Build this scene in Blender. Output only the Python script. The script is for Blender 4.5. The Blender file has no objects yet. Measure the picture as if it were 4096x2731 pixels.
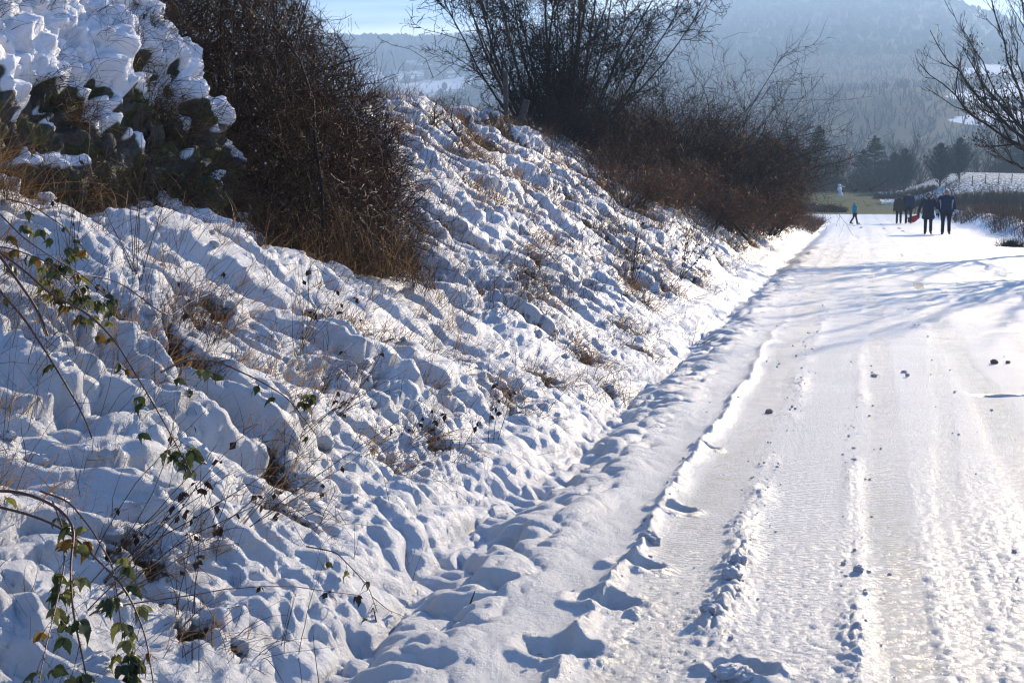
import bpy, math, random
import numpy as np
from mathutils import Vector, Matrix, Euler

# ------------------------------------------------------------------ camera, sky, sun
scene = bpy.context.scene
rad = math.radians
camd = bpy.data.cameras.new('camera')
cam = bpy.data.objects.new('camera', camd)
scene.collection.objects.link(cam)
scene.camera = cam
camd.lens = 50.0
camd.sensor_width = 36.0
camd.clip_start = 0.05
camd.clip_end = 12000
cam.location = (0, 0, 1.6)
cam.rotation_euler = (rad(90 - 5.9), 0, rad(13.7))
camd.dof.use_dof = True
camd.dof.focus_distance = 7.0
camd.dof.aperture_fstop = 16.0

SUN_AZ = 21.0      # degrees clockwise from +Y (the road)
SUN_EL = 20.0
world = bpy.data.worlds.new("World")
scene.world = world
world.use_nodes = True
wn = world.node_tree
wn.nodes.clear()
w_out = wn.nodes.new('ShaderNodeOutputWorld')
w_bg = wn.nodes.new('ShaderNodeBackground')
w_sky = wn.nodes.new('ShaderNodeTexSky')
w_sky.sky_type = 'NISHITA'
w_sky.sun_disc = False
w_sky.sun_elevation = rad(SUN_EL)
w_sky.sun_rotation = rad(SUN_AZ)
w_sky.altitude = 600
w_sky.air_density = 1.0
w_sky.dust_density = 0.0
w_sky.ozone_density = 8.0
w_bg.inputs['Strength'].default_value = 0.125
# thin streaks of high cloud low over the horizon
w_tc = wn.nodes.new('ShaderNodeTexCoord'); w_sep = wn.nodes.new('ShaderNodeSeparateXYZ'); wn.links.new(w_tc.outputs['Generated'], w_sep.inputs[0])
w_map = wn.nodes.new('ShaderNodeMapping'); w_map.inputs['Scale'].default_value = (1.6, 1.6, 22.0); wn.links.new(w_tc.outputs['Generated'], w_map.inputs['Vector'])
w_n = wn.nodes.new('ShaderNodeTexNoise'); w_n.inputs['Scale'].default_value = 2.2; w_n.inputs['Detail'].default_value = 5; wn.links.new(w_map.outputs[0], w_n.inputs['Vector'])
w_r = wn.nodes.new('ShaderNodeMapRange'); w_r.inputs['From Min'].default_value = 0.38; w_r.inputs['From Max'].default_value = 0.68; wn.links.new(w_n.outputs['Fac'], w_r.inputs['Value'])
w_h = wn.nodes.new('ShaderNodeMapRange'); w_h.inputs['From Min'].default_value = 0.30; w_h.inputs['From Max'].default_value = 0.06; wn.links.new(w_sep.outputs['Z'], w_h.inputs['Value'])
w_m = wn.nodes.new('ShaderNodeMath'); w_m.operation = 'MULTIPLY'; wn.links.new(w_r.outputs[0], w_m.inputs[0]); wn.links.new(w_h.outputs[0], w_m.inputs[1])
w_mix = wn.nodes.new('ShaderNodeMix'); w_mix.data_type = 'RGBA'; wn.links.new(w_m.outputs[0], w_mix.inputs['Factor']); wn.links.new(w_sky.outputs[0], w_mix.inputs['A']); w_mix.inputs['B'].default_value = (15.0, 15.5, 16.0, 1)
wn.links.new(w_mix.outputs['Result'], w_bg.inputs['Color'])
wn.links.new(w_bg.outputs[0], w_out.inputs['Surface'])

sund = bpy.data.lights.new('sun', 'SUN')
sund.energy = 5.0
sund.angle = rad(0.5)
sund.color = (1.0, 0.83, 0.61)
sun = bpy.data.objects.new('sun', sund)
scene.collection.objects.link(sun)
sd = Vector((math.sin(rad(SUN_AZ)) * math.cos(rad(SUN_EL)), math.cos(rad(SUN_AZ)) * math.cos(rad(SUN_EL)), math.sin(rad(SUN_EL))))
sun.rotation_euler = sd.to_track_quat('Z', 'Y').to_euler()

scene.view_settings.view_transform = 'Standard'
scene.view_settings.look = 'None'
scene.view_settings.exposure = 1.08
scene.view_settings.gamma = 1.0
scene.view_settings.use_curve_mapping = False
scene.render.engine = 'CYCLES'
scene.cycles.use_denoising = True
scene.cycles.filter_width = 1.15
scene.cycles.max_bounces = 6
scene.cycles.diffuse_bounces = 1
scene.cycles.glossy_bounces = 2
scene.cycles.transmission_bounces = 3
scene.cycles.volume_bounces = 0
scene.cycles.transparent_max_bounces = 8

HAZE_DENSITY = 0.00082

# ------------------------------------------------------------------ noise
def _hash(ix, iy, seed):
    h = (ix.astype(np.int64) * 374761393 + iy.astype(np.int64) * 668265263 + seed * 1442695041) & 0xffffffff
    h = ((h ^ (h >> 13)) * 1274126177) & 0xffffffff
    return (h ^ (h >> 16)) & 0xffffffff

def pn(x, y, seed=0):
    """2-D gradient noise, about -1..1"""
    x = np.asarray(x, dtype=float); y = np.asarray(y, dtype=float)
    ix = np.floor(x); iy = np.floor(y)
    fx = x - ix; fy = y - iy
    u = fx * fx * fx * (fx * (fx * 6 - 15) + 10)
    v = fy * fy * fy * (fy * (fy * 6 - 15) + 10)
    def g(a, b):
        an = _hash(ix + a, iy + b, seed) * (2 * np.pi / 4294967296.0)
        return np.cos(an) * (fx - a) + np.sin(an) * (fy - b)
    n0 = g(0, 0) * (1 - u) + g(1, 0) * u
    n1 = g(0, 1) * (1 - u) + g(1, 1) * u
    return (n0 * (1 - v) + n1 * v) * 1.5

def vh(x, y, seed=0):
    return _hash(np.floor(x), np.floor(y), seed) / 4294967296.0

def fbm(x, y, seed=0, o=3):
    s = 0; a = 1.0
    for k in range(o):
        s = s + a * pn(x * 2 ** k, y * 2 ** k, seed + k * 17); a *= 0.5
    return s

def ss(a, b, x):
    t = np.clip((np.asarray(x, dtype=float) - a) / (b - a), 0, 1)
    return t * t * (3 - 2 * t)

def puff(x, y, seed):
    """pillows: round tops, sharp creases between them"""
    n = np.abs(pn(x, y, seed))
    return np.minimum(1.0, n * 1.9) ** 0.62

def worley(x, y, seed):
    """distance to the nearest of one jittered point per cell"""
    ix = np.floor(x); iy = np.floor(y); best = np.full(np.shape(x), 9.0)
    for a in (-1, 0, 1):
        for b in (-1, 0, 1):
            cx = ix + a + 0.15 + 0.7 * vh(ix + a, iy + b, seed)
            cy = iy + b + 0.15 + 0.7 * vh(ix + a, iy + b, seed + 7)
            best = np.minimum(best, np.hypot(x - cx, y - cy))
    return best

# ------------------------------------------------------------------ the lie of the land
RW, RD = [], []
def macro(x, y):
    x = np.asarray(x, dtype=float); y = np.asarray(y, dtype=float)
    r = np.hypot(x, y)
    bendl = 0.0065 * np.clip(y - 78, 0, 45) ** 2
    # left bank
    s = -x - 1.78 + 0.10 * pn(y * 0.35, 3.3, 5) + 0.05 * pn(y * 1.1, 1.3, 6)
    A = 1 - ss(66, 84, y)
    crest = 4.65 + 0.3 * pn(y * 0.12, 9.1, 3) - 1.1 * ss(30, 60, y) - 0.65 * (1 - ss(14, 22, y))
    sc = np.clip(s, 0, None)
    ramp = 0.30 * np.minimum(sc, 0.45) + 0.66 * np.clip(np.minimum(sc, crest) - 0.45, 0, None)
    ramp = ramp + 0.02 * np.clip(sc - crest, 0, 4)
    # terrace and hollow close to the camera, in front of the outcrop and the thicket
    d = (x + 4.4) * (-0.926) + (y - 7.8) * 0.377
    m = (1 - ss(11.6, 14.6, y)) * ss(-0.25, 0.35, d)
    zl = 0.36 - 0.27 * np.clip(x, -5.2, -2) - 0.10 * (y - 8) - 0.22 * np.clip(d, 0, 2)
    zl = np.clip(zl, 0.35, 1.5)
    bank = ramp * (1 - m) + np.minimum(ramp, zl) * m
    z = np.where(s > 0, bank, 0.0) * A
    # ditch and shoulder
    dw = x + 0.16 * pn(y * 0.45, 6.1, 11) + 0.08 * pn(y * 1.5, 2.1, 12)
    ditch = -0.12 * np.exp(-((dw + 1.74) / 0.27) ** 2) + (0.012 + 0.02 * pn(y * 0.8, 3.1, 13)) * np.exp(-((dw + 1.28) / 0.20) ** 2)
    ditch = ditch * (1 - ss(60, 84, y))
    z = z + ditch
    # right verge
    xr = x - (3.9 + 0.25 * pn(y * 0.12, 4.4, 31) + 1.2 * ss(26, 40, y) - 0.2 * bendl)
    z = z + 0.32 * ss(0.0, 1.1, xr) * np.exp(-np.clip(xr - 1.1, 0, 99) / 6.0) * (1 - ss(95, 110, y))
    z = z + 0.34 * np.exp(-((xr - 0.9 - 0.5 * pn(y * 0.25, 2, 32)) / 0.8) ** 2) * ss(48, 58, y) * (1 - ss(104, 116, y)) * (0.75 + 0.5 * pn(y * 0.3, x * 0.4, 33))
    # field beyond the bend and the meadow that rises on the right
    z = z + 1.9 * ss(128, 185, y - 0.1 * x) * (1 - 0.35 * ss(0, 40, x))
    z = z + 2.5 * ss(3.5, 13, x) * ss(140, 166, y) * (1 - 0.5 * ss(200, 300, y))
    z = z + 0.5 * pn(x * 0.03, y * 0.03, 41) * ss(110, 200, r)
    return z

SKY_AZ = np.array([-80, -40, -24, -20, -18, -16, -13.6, -11.4, -9.3, -7.1, -6.3, -4.6, -0.8, 2.8, 4.6, 5.9, 8, 18, 40, 80])
SKY_PX = np.array([250, 320, 345, 351, 352, 353, 368, 388, 405, 432, 447, 456, 462, 440, 400, 372, 340, 290, 260, 200])
def far(x, y):
    """valley side and mountain, by direction seen from the road"""
    r = np.hypot(x, y)
    az = np.degrees(np.arctan2(x, y))
    hpx = np.interp(az, SKY_AZ, SKY_PX)
    R = np.interp(az, [-60, -14, -6, 6, 60], [2300, 2250, 1850, 1750, 1800])
    top = hpx / 3267.0 * R
    t = np.clip((r - 330) / (R - 330), 0, 1.25)
    left = ss(-4, -15, -az * -1) if False else 1 - ss(-15, -7, az)
    prof = left * (0.10 * ss(0.0, 0.2, t) + 0.90 * ss(0.12, 1.03, t)) + (1 - left) * (0.04 * ss(0, 0.12, t) + 0.96 * np.clip(t * 1.02 - 0.06, 0, 1.0) ** 1.25)
    z = top * prof * np.where(t > 1.0, 1 - 0.35 * (t - 1) / 0.25, 1.0)
    z = z + 12 * np.exp(-(((x + 0.0 - 25) / 70) ** 2 + ((y - 620) / 110) ** 2))          # low rounded hill
    z = z + (3.5 * fbm(x * 0.006, y * 0.006, 51, 4)) * ss(400, 900, r)
    z = z - 3.0 * ss(230, 330, r) * (1 - ss(330, 520, r))
    return np.minimum(z, (hpx - 7) / 3267.0 * np.minimum(r, R + 40) - 1.0 + 1.5 * pn(az * 2.2, 0.5, 53))

def ground(x, y):
    r = np.hypot(x, y)
    return macro(x, y) + np.where(r > 250, far(x, y), 0.0)
# ------------------------------------------------------------------ mesh helpers
def mk(name, V, F, mats, parent=None, smooth=True, attrs=None, mi=None, link=True):
    """one mesh object from arrays: V (n,3), F (m,3|4) or list of such"""
    me = bpy.data.meshes.new(name)
    V = np.asarray(V, dtype=np.float32)
    Fs = F if isinstance(F, list) else [F]
    Fs = [np.asarray(f, dtype=np.int32) for f in Fs if len(f)]
    me.vertices.add(len(V)); me.vertices.foreach_set('co', V.ravel())
    idx = np.concatenate([f.ravel() for f in Fs]); me.loops.add(len(idx)); me.loops.foreach_set('vertex_index', idx)
    tot = np.concatenate([np.full(len(f), f.shape[1]) for f in Fs]).astype(np.int32)
    st = np.concatenate([[0], np.cumsum(tot)[:-1]]).astype(np.int32)
    me.polygons.add(len(tot)); me.polygons.foreach_set('loop_start', st); me.polygons.foreach_set('loop_total', tot)
    if mi is not None: me.polygons.foreach_set('material_index', np.asarray(mi, dtype=np.int32))
    me.polygons.foreach_set('use_smooth', np.full(len(tot), smooth))
    for m in (mats if isinstance(mats, (list, tuple)) else [mats]): me.materials.append(m)
    for k, a in (attrs or {}).items():
        at = me.attributes.new(k, 'FLOAT', 'POINT'); at.data.foreach_set('value', np.asarray(a, dtype=np.float32))
    me.update(calc_edges=True)
    o = bpy.data.objects.new(name, me)
    if link: scene.collection.objects.link(o)
    if parent is not None: o.parent = parent
    return o

def tag(o, label=None, cat=None, group=None, kind=None):
    if label: o['label'] = label
    if cat: o['category'] = cat
    if group: o['group'] = group
    if kind: o['kind'] = kind
    return o

def empty(name, loc, rz=0.0, label=None, cat=None, group=None):
    o = bpy.data.objects.new(name, None); scene.collection.objects.link(o)
    o.location = loc; o.rotation_euler = (0, 0, rz); o.empty_display_size = 0.1
    return tag(o, label, cat, group)

def copy_tree(o, loc, rz=0.0, scale=1.0, label=None):
    kids = [c for c in o.children]
    def cp(a, par):
        c = a.copy(); scene.collection.objects.link(c)
        if par is not None: c.parent = par
        for ch in a.children: cp(ch, c)
        return c
    r = cp(o, None); r.location = loc; r.rotation_euler = (0, 0, rz)
    r.scale = (scale,) * 3 if not isinstance(scale, tuple) else scale
    if label: r['label'] = label
    return r

def nrm(a):
    return a / np.maximum(np.linalg.norm(a, axis=-1, keepdims=True), 1e-9)

def tubes(P, R, sides=3):
    """P (N,K,3), R (N,K) -> V, F (quads) of N tapered tubes"""
    N, K, _ = P.shape
    T = nrm(np.gradient(P, axis=1))
    ref = np.where(np.abs(T[:, :1, 2:3]) > 0.9, np.array([1.0, 0, 0]), np.array([0, 0, 1.0]))
    A = nrm(np.cross(T, np.broadcast_to(ref, T.shape))); B = np.cross(T, A)
    an = np.arange(sides) * 2 * np.pi / sides
    V = P[:, :, None, :] + R[:, :, None, None] * (np.cos(an)[None, None, :, None] * A[:, :, None, :] + np.sin(an)[None, None, :, None] * B[:, :, None, :])
    V = V.reshape(-1, 3)
    n = np.arange(N)[:, None, None] * K * sides; k = np.arange(K - 1)[None, :, None] * sides; j = np.arange(sides)[None, None, :]
    j2 = (j + 1) % sides
    F = np.stack([n + k + j, n + k + j2, n + k + sides + j2, n + k + sides + j], -1).reshape(-1, 4)
    return V, F

def join(parts):
    Vs, Fs, off = [], {}, 0
    for V, F in parts:
        Vs.append(V); Fs.setdefault(F.shape[1], []).append(F + off); off += len(V)
    return np.concatenate(Vs), [np.concatenate(f) for f in Fs.values()]

def spawn(P, R, cnt, rng, L=(0.2, 0.4), ang=(30, 70), wig=0.25, up=0.1, K=4, t0=0.15, t1=1.0, rf=0.6, rmin=0.0008, taper=0.35, bias=None, lt=0.4):
    """cnt side shoots on every path"""
    N, Kp, _ = P.shape
    M = N * cnt
    t = (t0 + (t1 - t0) * rng.random((N, cnt))).ravel()
    pi = np.repeat(np.arange(N), cnt)
    s = t * (Kp - 1); i = np.minimum(s.astype(int), Kp - 2); fr = (s - i)[:, None]
    p0 = P[pi, i] * (1 - fr) + P[pi, i + 1] * fr
    r0 = (R[pi, i] * (1 - fr[:, 0]) + R[pi, i + 1] * fr[:, 0]) * rf
    r0 = np.maximum(r0, rmin)
    tan = nrm(P[pi, i + 1] - P[pi, i])
    rv = rng.normal(size=(M, 3)); perp = nrm(np.cross(tan, rv))
    if bias is not None: perp = nrm(perp + np.asarray(bias))
    a = np.radians(ang[0] + (ang[1] - ang[0]) * rng.random(M))[:, None]
    d = nrm(np.cos(a) * tan + np.sin(a) * perp)
    Ls = (L[0] + (L[1] - L[0]) * rng.random(M)) * (1 - lt * t)
    out = np.zeros((M, K, 3)); out[:, 0] = p0; st = (Ls / (K - 1))[:, None]
    for k in range(1, K):
        d = nrm(d + wig * rng.normal(size=(M, 3)) + np.array([0, 0, up]))
        out[:, k] = out[:, k - 1] + d * st
    Rr = r0[:, None] * np.linspace(1, taper, K)[None, :]
    return out, Rr

def stem_paths(bases, dirs, Ls, K, rng, wig=0.1, up=0.0, r0=0.02, taper=0.3):
    N = len(bases); out = np.zeros((N, K, 3)); out[:, 0] = bases; d = nrm(np.asarray(dirs, dtype=float))
    Ls = np.asarray(Ls, dtype=float)
    for k in range(1, K):
        d = nrm(d + wig * rng.normal(size=(N, 3)) + np.array([0, 0, up]))
        out[:, k] = out[:, k - 1] + d * (Ls / (K - 1))[:, None]
    r0 = np.broadcast_to(r0, (N,))
    return out, r0[:, None] * np.linspace(1, taper, K)[None, :]

# ------------------------------------------------------------------ materials
def new_mat(name):
    m = bpy.data.materials.new(name); m.use_nodes = True
    nt = m.node_tree; b = nt.nodes['Principled BSDF']
    return m, nt, b

def N_(nt, t, **kw):
    n = nt.nodes.new(t)
    for k, v in kw.items(): setattr(n, k, v)
    return n

def noise_node(nt, scale, detail=4, rough=0.55, vec=None):
    n = N_(nt, 'ShaderNodeTexNoise'); n.inputs['Scale'].default_value = scale; n.inputs['Detail'].default_value = detail
    n.inputs['Roughness'].default_value = rough
    if vec is not None: nt.links.new(vec, n.inputs['Vector'])
    return n

def ramp(nt, fac, stops):
    r = N_(nt, 'ShaderNodeValToRGB'); nt.links.new(fac, r.inputs['Fac'])
    e = r.color_ramp.elements
    while len(e) < len(stops): e.new(0.5)
    for i, (p, c) in enumerate(stops):
        e[i].position = p; e[i].color = (c[0], c[1], c[2], 1) if not np.isscalar(c) else (c, c, c, 1)
    return r

def simple(name, c1, c2=None, scale=20, rough=0.8, bump=0.0, spec=0.3, trans=None, coord='Object'):
    m, nt, b = new_mat(name)
    tc = N_(nt, 'ShaderNodeTexCoord')
    b.inputs['Roughness'].default_value = rough
    b.inputs['Specular IOR Level'].default_value = spec
    if c2 is None: c2 = tuple(0.75 * v for v in c1)
    n = noise_node(nt, scale, 4, 0.6, tc.outputs[coord])
    r = ramp(nt, n.outputs['Fac'], [(0.3, c1), (0.7, c2)])
    nt.links.new(r.outputs[0], b.inputs['Base Color'])
    if bump:
        bp = N_(nt, 'ShaderNodeBump'); bp.inputs['Strength'].default_value = 1.0; bp.inputs['Distance'].default_value = bump
        nt.links.new(n.outputs['Fac'], bp.inputs['Height']); nt.links.new(bp.outputs[0], b.inputs['Normal'])
    if trans:
        t = N_(nt, 'ShaderNodeBsdfTranslucent'); t.inputs['Color'].default_value = (*trans, 1)
        mx = N_(nt, 'ShaderNodeMixShader'); mx.inputs[0].default_value = 0.45
        out = nt.nodes['Material Output']
        nt.links.new(b.outputs[0], mx.inputs[1]); nt.links.new(t.outputs[0], mx.inputs[2]); nt.links.new(mx.outputs[0], out.inputs['Surface'])
    return m

def snow_material(name, earth=True, road=False):
    m, nt, b = new_mat(name)
    L = nt.links.new
    geo = N_(nt, 'ShaderNodeNewGeometry'); pos = geo.outputs['Position']
    big = noise_node(nt, 1.3, 3, 0.5, pos)
    col = ramp(nt, big.outputs['Fac'], [(0.3, (0.82, 0.80, 0.76) if road else (0.86, 0.88, 0.91)), (0.7, (0.90, 0.88, 0.84) if road else (0.91, 0.915, 0.93))])
    colo = col.outputs[0]
    fine = noise_node(nt, 45, 6, 0.72, pos)
    crys = noise_node(nt, 420, 2, 0.6, pos)
    ad = N_(nt, 'ShaderNodeMath', operation='MULTIPLY_ADD'); ad.inputs[1].default_value = 0.35
    L(crys.outputs['Fac'], ad.inputs[0]); L(fine.outputs['Fac'], ad.inputs[2])
    bp = N_(nt, 'ShaderNodeBump'); bp.inputs['Strength'].default_value = 1.0; bp.inputs['Distance'].default_value = 0.022 if road else 0.026
    hgt = ad.outputs[0]
    if road:
        wv = N_(nt, 'ShaderNodeTexWave'); wv.bands_direction = 'Y'; wv.inputs['Scale'].default_value = 8.0; wv.inputs['Distortion'].default_value = 3.5; wv.inputs['Detail'].default_value = 3; wv.inputs['Detail Scale'].default_value = 2.5
        L(pos, wv.inputs['Vector']); ta = N_(nt, 'ShaderNodeAttribute', attribute_name='tread')
        tm = N_(nt, 'ShaderNodeMath', operation='MULTIPLY'); L(wv.outputs['Fac'], tm.inputs[0]); L(ta.outputs['Fac'], tm.inputs[1])
        ts = N_(nt, 'ShaderNodeMath', operation='MULTIPLY_ADD'); L(tm.outputs[0], ts.inputs[0]); ts.inputs[1].default_value = 0.24; L(hgt, ts.inputs[2]); hgt = ts.outputs[0]
    L(hgt, bp.inputs['Height']); L(bp.outputs[0], b.inputs['Normal'])
    b.inputs['Roughness'].default_value = 0.46
    b.inputs['Specular IOR Level'].default_value = 0.75
    if road:
        ice = N_(nt, 'ShaderNodeAttribute', attribute_name='ice')
        dn = noise_node(nt, 7, 5, 0.65, pos)
        ic = ramp(nt, dn.outputs['Fac'], [(0.35, (0.74, 0.68, 0.56)), (0.62, (0.87, 0.84, 0.77))])
        mx = N_(nt, 'ShaderNodeMix', data_type='RGBA'); L(ice.outputs['Fac'], mx.inputs['Factor']); L(colo, mx.inputs['A']); L(ic.outputs[0], mx.inputs['B'])
        colo = mx.outputs['Result']
        rr = N_(nt, 'ShaderNodeMapRange'); L(ice.outputs['Fac'], rr.inputs['Value']); rr.inputs['To Min'].default_value = 0.44; rr.inputs['To Max'].default_value = 0.33
        b.inputs['Specular IOR Level'].default_value = 0.7
        L(rr.outputs[0], b.inputs['Roughness'])
        # specks of grit pressed into the snow
        vo = N_(nt, 'ShaderNodeTexVoronoi'); vo.inputs['Scale'].default_value = 14; L(pos, vo.inputs['Vector'])
        g = N_(nt, 'ShaderNodeMath', operation='LESS_THAN'); L(vo.outputs['Distance'], g.inputs[0]); g.inputs[1].default_value = 0.05
        gm = N_(nt, 'ShaderNodeMath', operation='MULTIPLY'); L(g.outputs[0], gm.inputs[0])
        gn = N_(nt, 'ShaderNodeMath', operation='GREATER_THAN'); L(dn.outputs['Fac'], gn.inputs[0]); gn.inputs[1].default_value = 0.57; L(gn.outputs[0], gm.inputs[1])
        mg = N_(nt, 'ShaderNodeMix', data_type='RGBA'); L(gm.outputs[0], mg.inputs['Factor']); L(colo, mg.inputs['A']); mg.inputs['B'].default_value = (0.22, 0.17, 0.12, 1)
        colo = mg.outputs['Result']
    if earth:
        at = N_(nt, 'ShaderNodeAttribute', attribute_name='bare')
        en = noise_node(nt, 26, 5, 0.75, pos)
        er = ramp(nt, en.outputs['Fac'], [(0.3, (0.018, 0.014, 0.008)), (0.55, (0.07, 0.05, 0.025)), (0.75, (0.16, 0.11, 0.05))])
        s1 = N_(nt, 'ShaderNodeMath', operation='MULTIPLY_ADD'); L(en.outputs['Fac'], s1.inputs[0]); s1.inputs[1].default_value = 0.6; s1.inputs[2].default_value = -0.3
        s2 = N_(nt, 'ShaderNodeMath', operation='ADD'); L(at.outputs['Fac'], s2.inputs[0]); L(s1.outputs[0], s2.inputs[1])
        st = N_(nt, 'ShaderNodeMapRange'); L(s2.outputs[0], st.inputs['Value']); st.inputs['From Min'].default_value = 0.46; st.inputs['From Max'].default_value = 0.54
        mx = N_(nt, 'ShaderNodeMix', data_type='RGBA'); L(st.outputs[0], mx.inputs['Factor']); L(colo, mx.inputs['A']); L(er.outputs[0], mx.inputs['B'])
        colo = mx.outputs['Result']
    L(colo, b.inputs['Base Color'])
    return m

def field_material():
    """winter crop and stubble under thin, patchy snow"""
    m, nt, b = new_mat('patchy_field'); L = nt.links.new
    geo = N_(nt, 'ShaderNodeNewGeometry'); pos = geo.outputs['Position']
    mp = N_(nt, 'ShaderNodeMapping'); mp.inputs['Scale'].default_value = (0.5, 0.16, 0.5); L(pos, mp.inputs['Vector'])
    n = noise_node(nt, 5.0, 6, 0.7, mp.outputs[0])
    g = ramp(nt, n.outputs['Fac'], [(0.3, (0.028, 0.050, 0.018)), (0.5, (0.060, 0.085, 0.030)), (0.7, (0.15, 0.12, 0.06))])
    at = N_(nt, 'ShaderNodeAttribute', attribute_name='bare')
    n2 = noise_node(nt, 9.0, 5, 0.75, mp.outputs[0])
    s = N_(nt, 'ShaderNodeMath', operation='ADD'); L(n2.outputs['Fac'], s.inputs[0]); L(at.outputs['Fac'], s.inputs[1])
    st = N_(nt, 'ShaderNodeMapRange'); L(s.outputs[0], st.inputs['Value']); st.inputs['From Min'].default_value = 0.93; st.inputs['From Max'].default_value = 1.07
    mx = N_(nt, 'ShaderNodeMix', data_type='RGBA'); L(st.outputs[0], mx.inputs['Factor']); mx.inputs['A'].default_value = (0.86, 0.87, 0.89, 1); L(g.outputs[0], mx.inputs['B'])
    L(mx.outputs['Result'], b.inputs['Base Color']); b.inputs['Roughness'].default_value = 0.9; b.inputs['Specular IOR Level'].default_value = 0.03
    return m

def mountain_material():
    m, nt, b = new_mat('far_slope'); L = nt.links.new
    geo = N_(nt, 'ShaderNodeNewGeometry'); pos = geo.outputs['Position']
    at = N_(nt, 'ShaderNodeAttribute', attribute_name='wood')
    n = noise_node(nt, 0.03, 8, 0.7, pos)
    s = N_(nt, 'ShaderNodeMath', operation='ADD'); L(n.outputs['Fac'], s.inputs[0]); L(at.outputs['Fac'], s.inputs[1])
    st = N_(nt, 'ShaderNodeMapRange'); L(s.outputs[0], st.inputs['Value']); st.inputs['From Min'].default_value = 0.95; st.inputs['From Max'].default_value = 1.06
    mx = N_(nt, 'ShaderNodeMix', data_type='RGBA'); L(st.outputs[0], mx.inputs['Factor']); mx.inputs['A'].default_value = (0.85, 0.87, 0.89, 1); mx.inputs['B'].default_value = (0.035, 0.04, 0.03, 1)
    L(mx.outputs['Result'], b.inputs['Base Color']); b.inputs['Roughness'].default_value = 0.9; b.inputs['Specular IOR Level'].default_value = 0.05
    return m

M = {}
M['bank'] = snow_material('bank_snow')
M['road'] = snow_material('packed_road_snow', road=True)
M['field'] = field_material()
M['mount'] = mountain_material()
M['snow'] = snow_material('loose_snow', earth=False)
M['bark'] = simple('dark_bark', (0.050, 0.037, 0.028), (0.022, 0.017, 0.013), 30, 0.8, 0.004)
M['twig'] = simple('brown_twig', (0.090, 0.045, 0.022), (0.036, 0.019, 0.010), 6, 0.75, spec=0.2)
M['twig_red'] = simple('rusty_twig', (0.19, 0.090, 0.038), (0.07, 0.036, 0.018), 5, 0.6, spec=0.4)
M['twig_grey'] = simple('grey_twig', (0.060, 0.038, 0.022), (0.030, 0.020, 0.012), 6, 0.8, spec=0.15)
M['cane'] = simple('bramble_cane', (0.10, 0.035, 0.028), (0.045, 0.018, 0.012), 25, 0.45, spec=0.5)
M['straw'] = simple('dry_straw', (0.34, 0.23, 0.10), (0.19, 0.11, 0.045), 3, 0.7, trans=(0.30, 0.17, 0.06))
M['straw_dark'] = simple('dead_stem', (0.11, 0.06, 0.03), (0.05, 0.028, 0.015), 4, 0.6)
M['leaf'] = simple('bramble_leaf', (0.018, 0.034, 0.012), (0.040, 0.058, 0.018), 30, 0.4, spec=0.5, trans=(0.07, 0.09, 0.012))
M['leaf_pale'] = simple('bramble_leaf_underside', (0.20, 0.21, 0.10), (0.12, 0.13, 0.05), 30, 0.6, trans=(0.20, 0.20, 0.04))
M['leaf_yellow'] = simple('bramble_leaf_turning', (0.12, 0.10, 0.02), (0.14, 0.045, 0.015), 22, 0.5, trans=(0.20, 0.12, 0.02))
M['leaf_dead'] = simple('withered_leaf', (0.07, 0.03, 0.018), (0.035, 0.016, 0.01), 20, 0.7)
M['rust'] = simple('rusty_leaf', (0.20, 0.08, 0.03), (0.10, 0.045, 0.02), 4, 0.7, trans=(0.25, 0.09, 0.02))
M['moss'] = simple('moss', (0.05, 0.06, 0.008), (0.15, 0.14, 0.015), 35, 0.9, 0.01)
M['conifer'] = simple('conifer_needles', (0.012, 0.028, 0.014), (0.03, 0.05, 0.022), 2.0, 0.8)
M['wood_far'] = simple('woodland', (0.035, 0.042, 0.028), (0.06, 0.052, 0.04), 0.05, 0.9)
M['post'] = simple('weathered_post', (0.11, 0.09, 0.075), (0.05, 0.042, 0.035), 18, 0.85, 0.006)

# ------------------------------------------------------------------ detail of the snow surface
def w8(lam, sp):            # drops ripples the grid cannot carry
    return ss(1.2, 3.0, lam / np.maximum(sp, 1e-6))

def foot_dents():
    rng = np.random.default_rng(5); D = []
    y = 4.2
    while y < 44:                                    # small prints along the shoulder of the ditch
        D.append((-1.40 + rng.normal() * 0.10, y, 0.045 + 0.035 * rng.random(), 0.07 + 0.08 * rng.random(), 0.02 + 0.04 * rng.random())); y += 0.25 + 0.75 * rng.random()
    y = 4.0
    while y < 30:
        D.append((-1.62 + rng.normal() * 0.13, y, 0.05 + 0.05 * rng.random(), 0.06 + 0.07 * rng.random(), 0.02 + 0.035 * rng.random())); y += 0.10 + 0.45 * rng.random()
    return D
DENTS = foot_dents()
TUFTS = [(-2.37, 9.4), (-2.29, 10.44), (-2.3, 12.15), (-2.32, 14.27), (-2.44, 16.55), (-2.46, 18.64), (-2.32, 7.58), (-2.4, 6.82), (-2.55, 5.86), (-2.38, 5.56), (-2.59, 26.32), (-2.5, 22.08), (-3.0, 12.38), (-3.39, 14.97), (-5.61, 20.91), (-5.08, 18.46), (-2.32, 11.94), (-3.4, 6.79), (-3.48, 7.14), (-2.62, 8.96), (-3.0, 8.59), (-2.12, 4.27), (-2.47, 4.48), (-2.06, 13.46), (-1.98, 11.13), (-2.24, 8.98), (-3.26, 8.28), (-2.31, 10.36), (-3.26, 13.82), (-2.81, 17.96)]
BERM_HITS = [(-0.98, 4.75, 0.10), (-0.93, 5.35, 0.09), (-0.90, 5.95, 0.075), (-0.88, 7.1, 0.07), (-0.90, 8.9, 0.05), (-0.35, 4.7, 0.07)]

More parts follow.
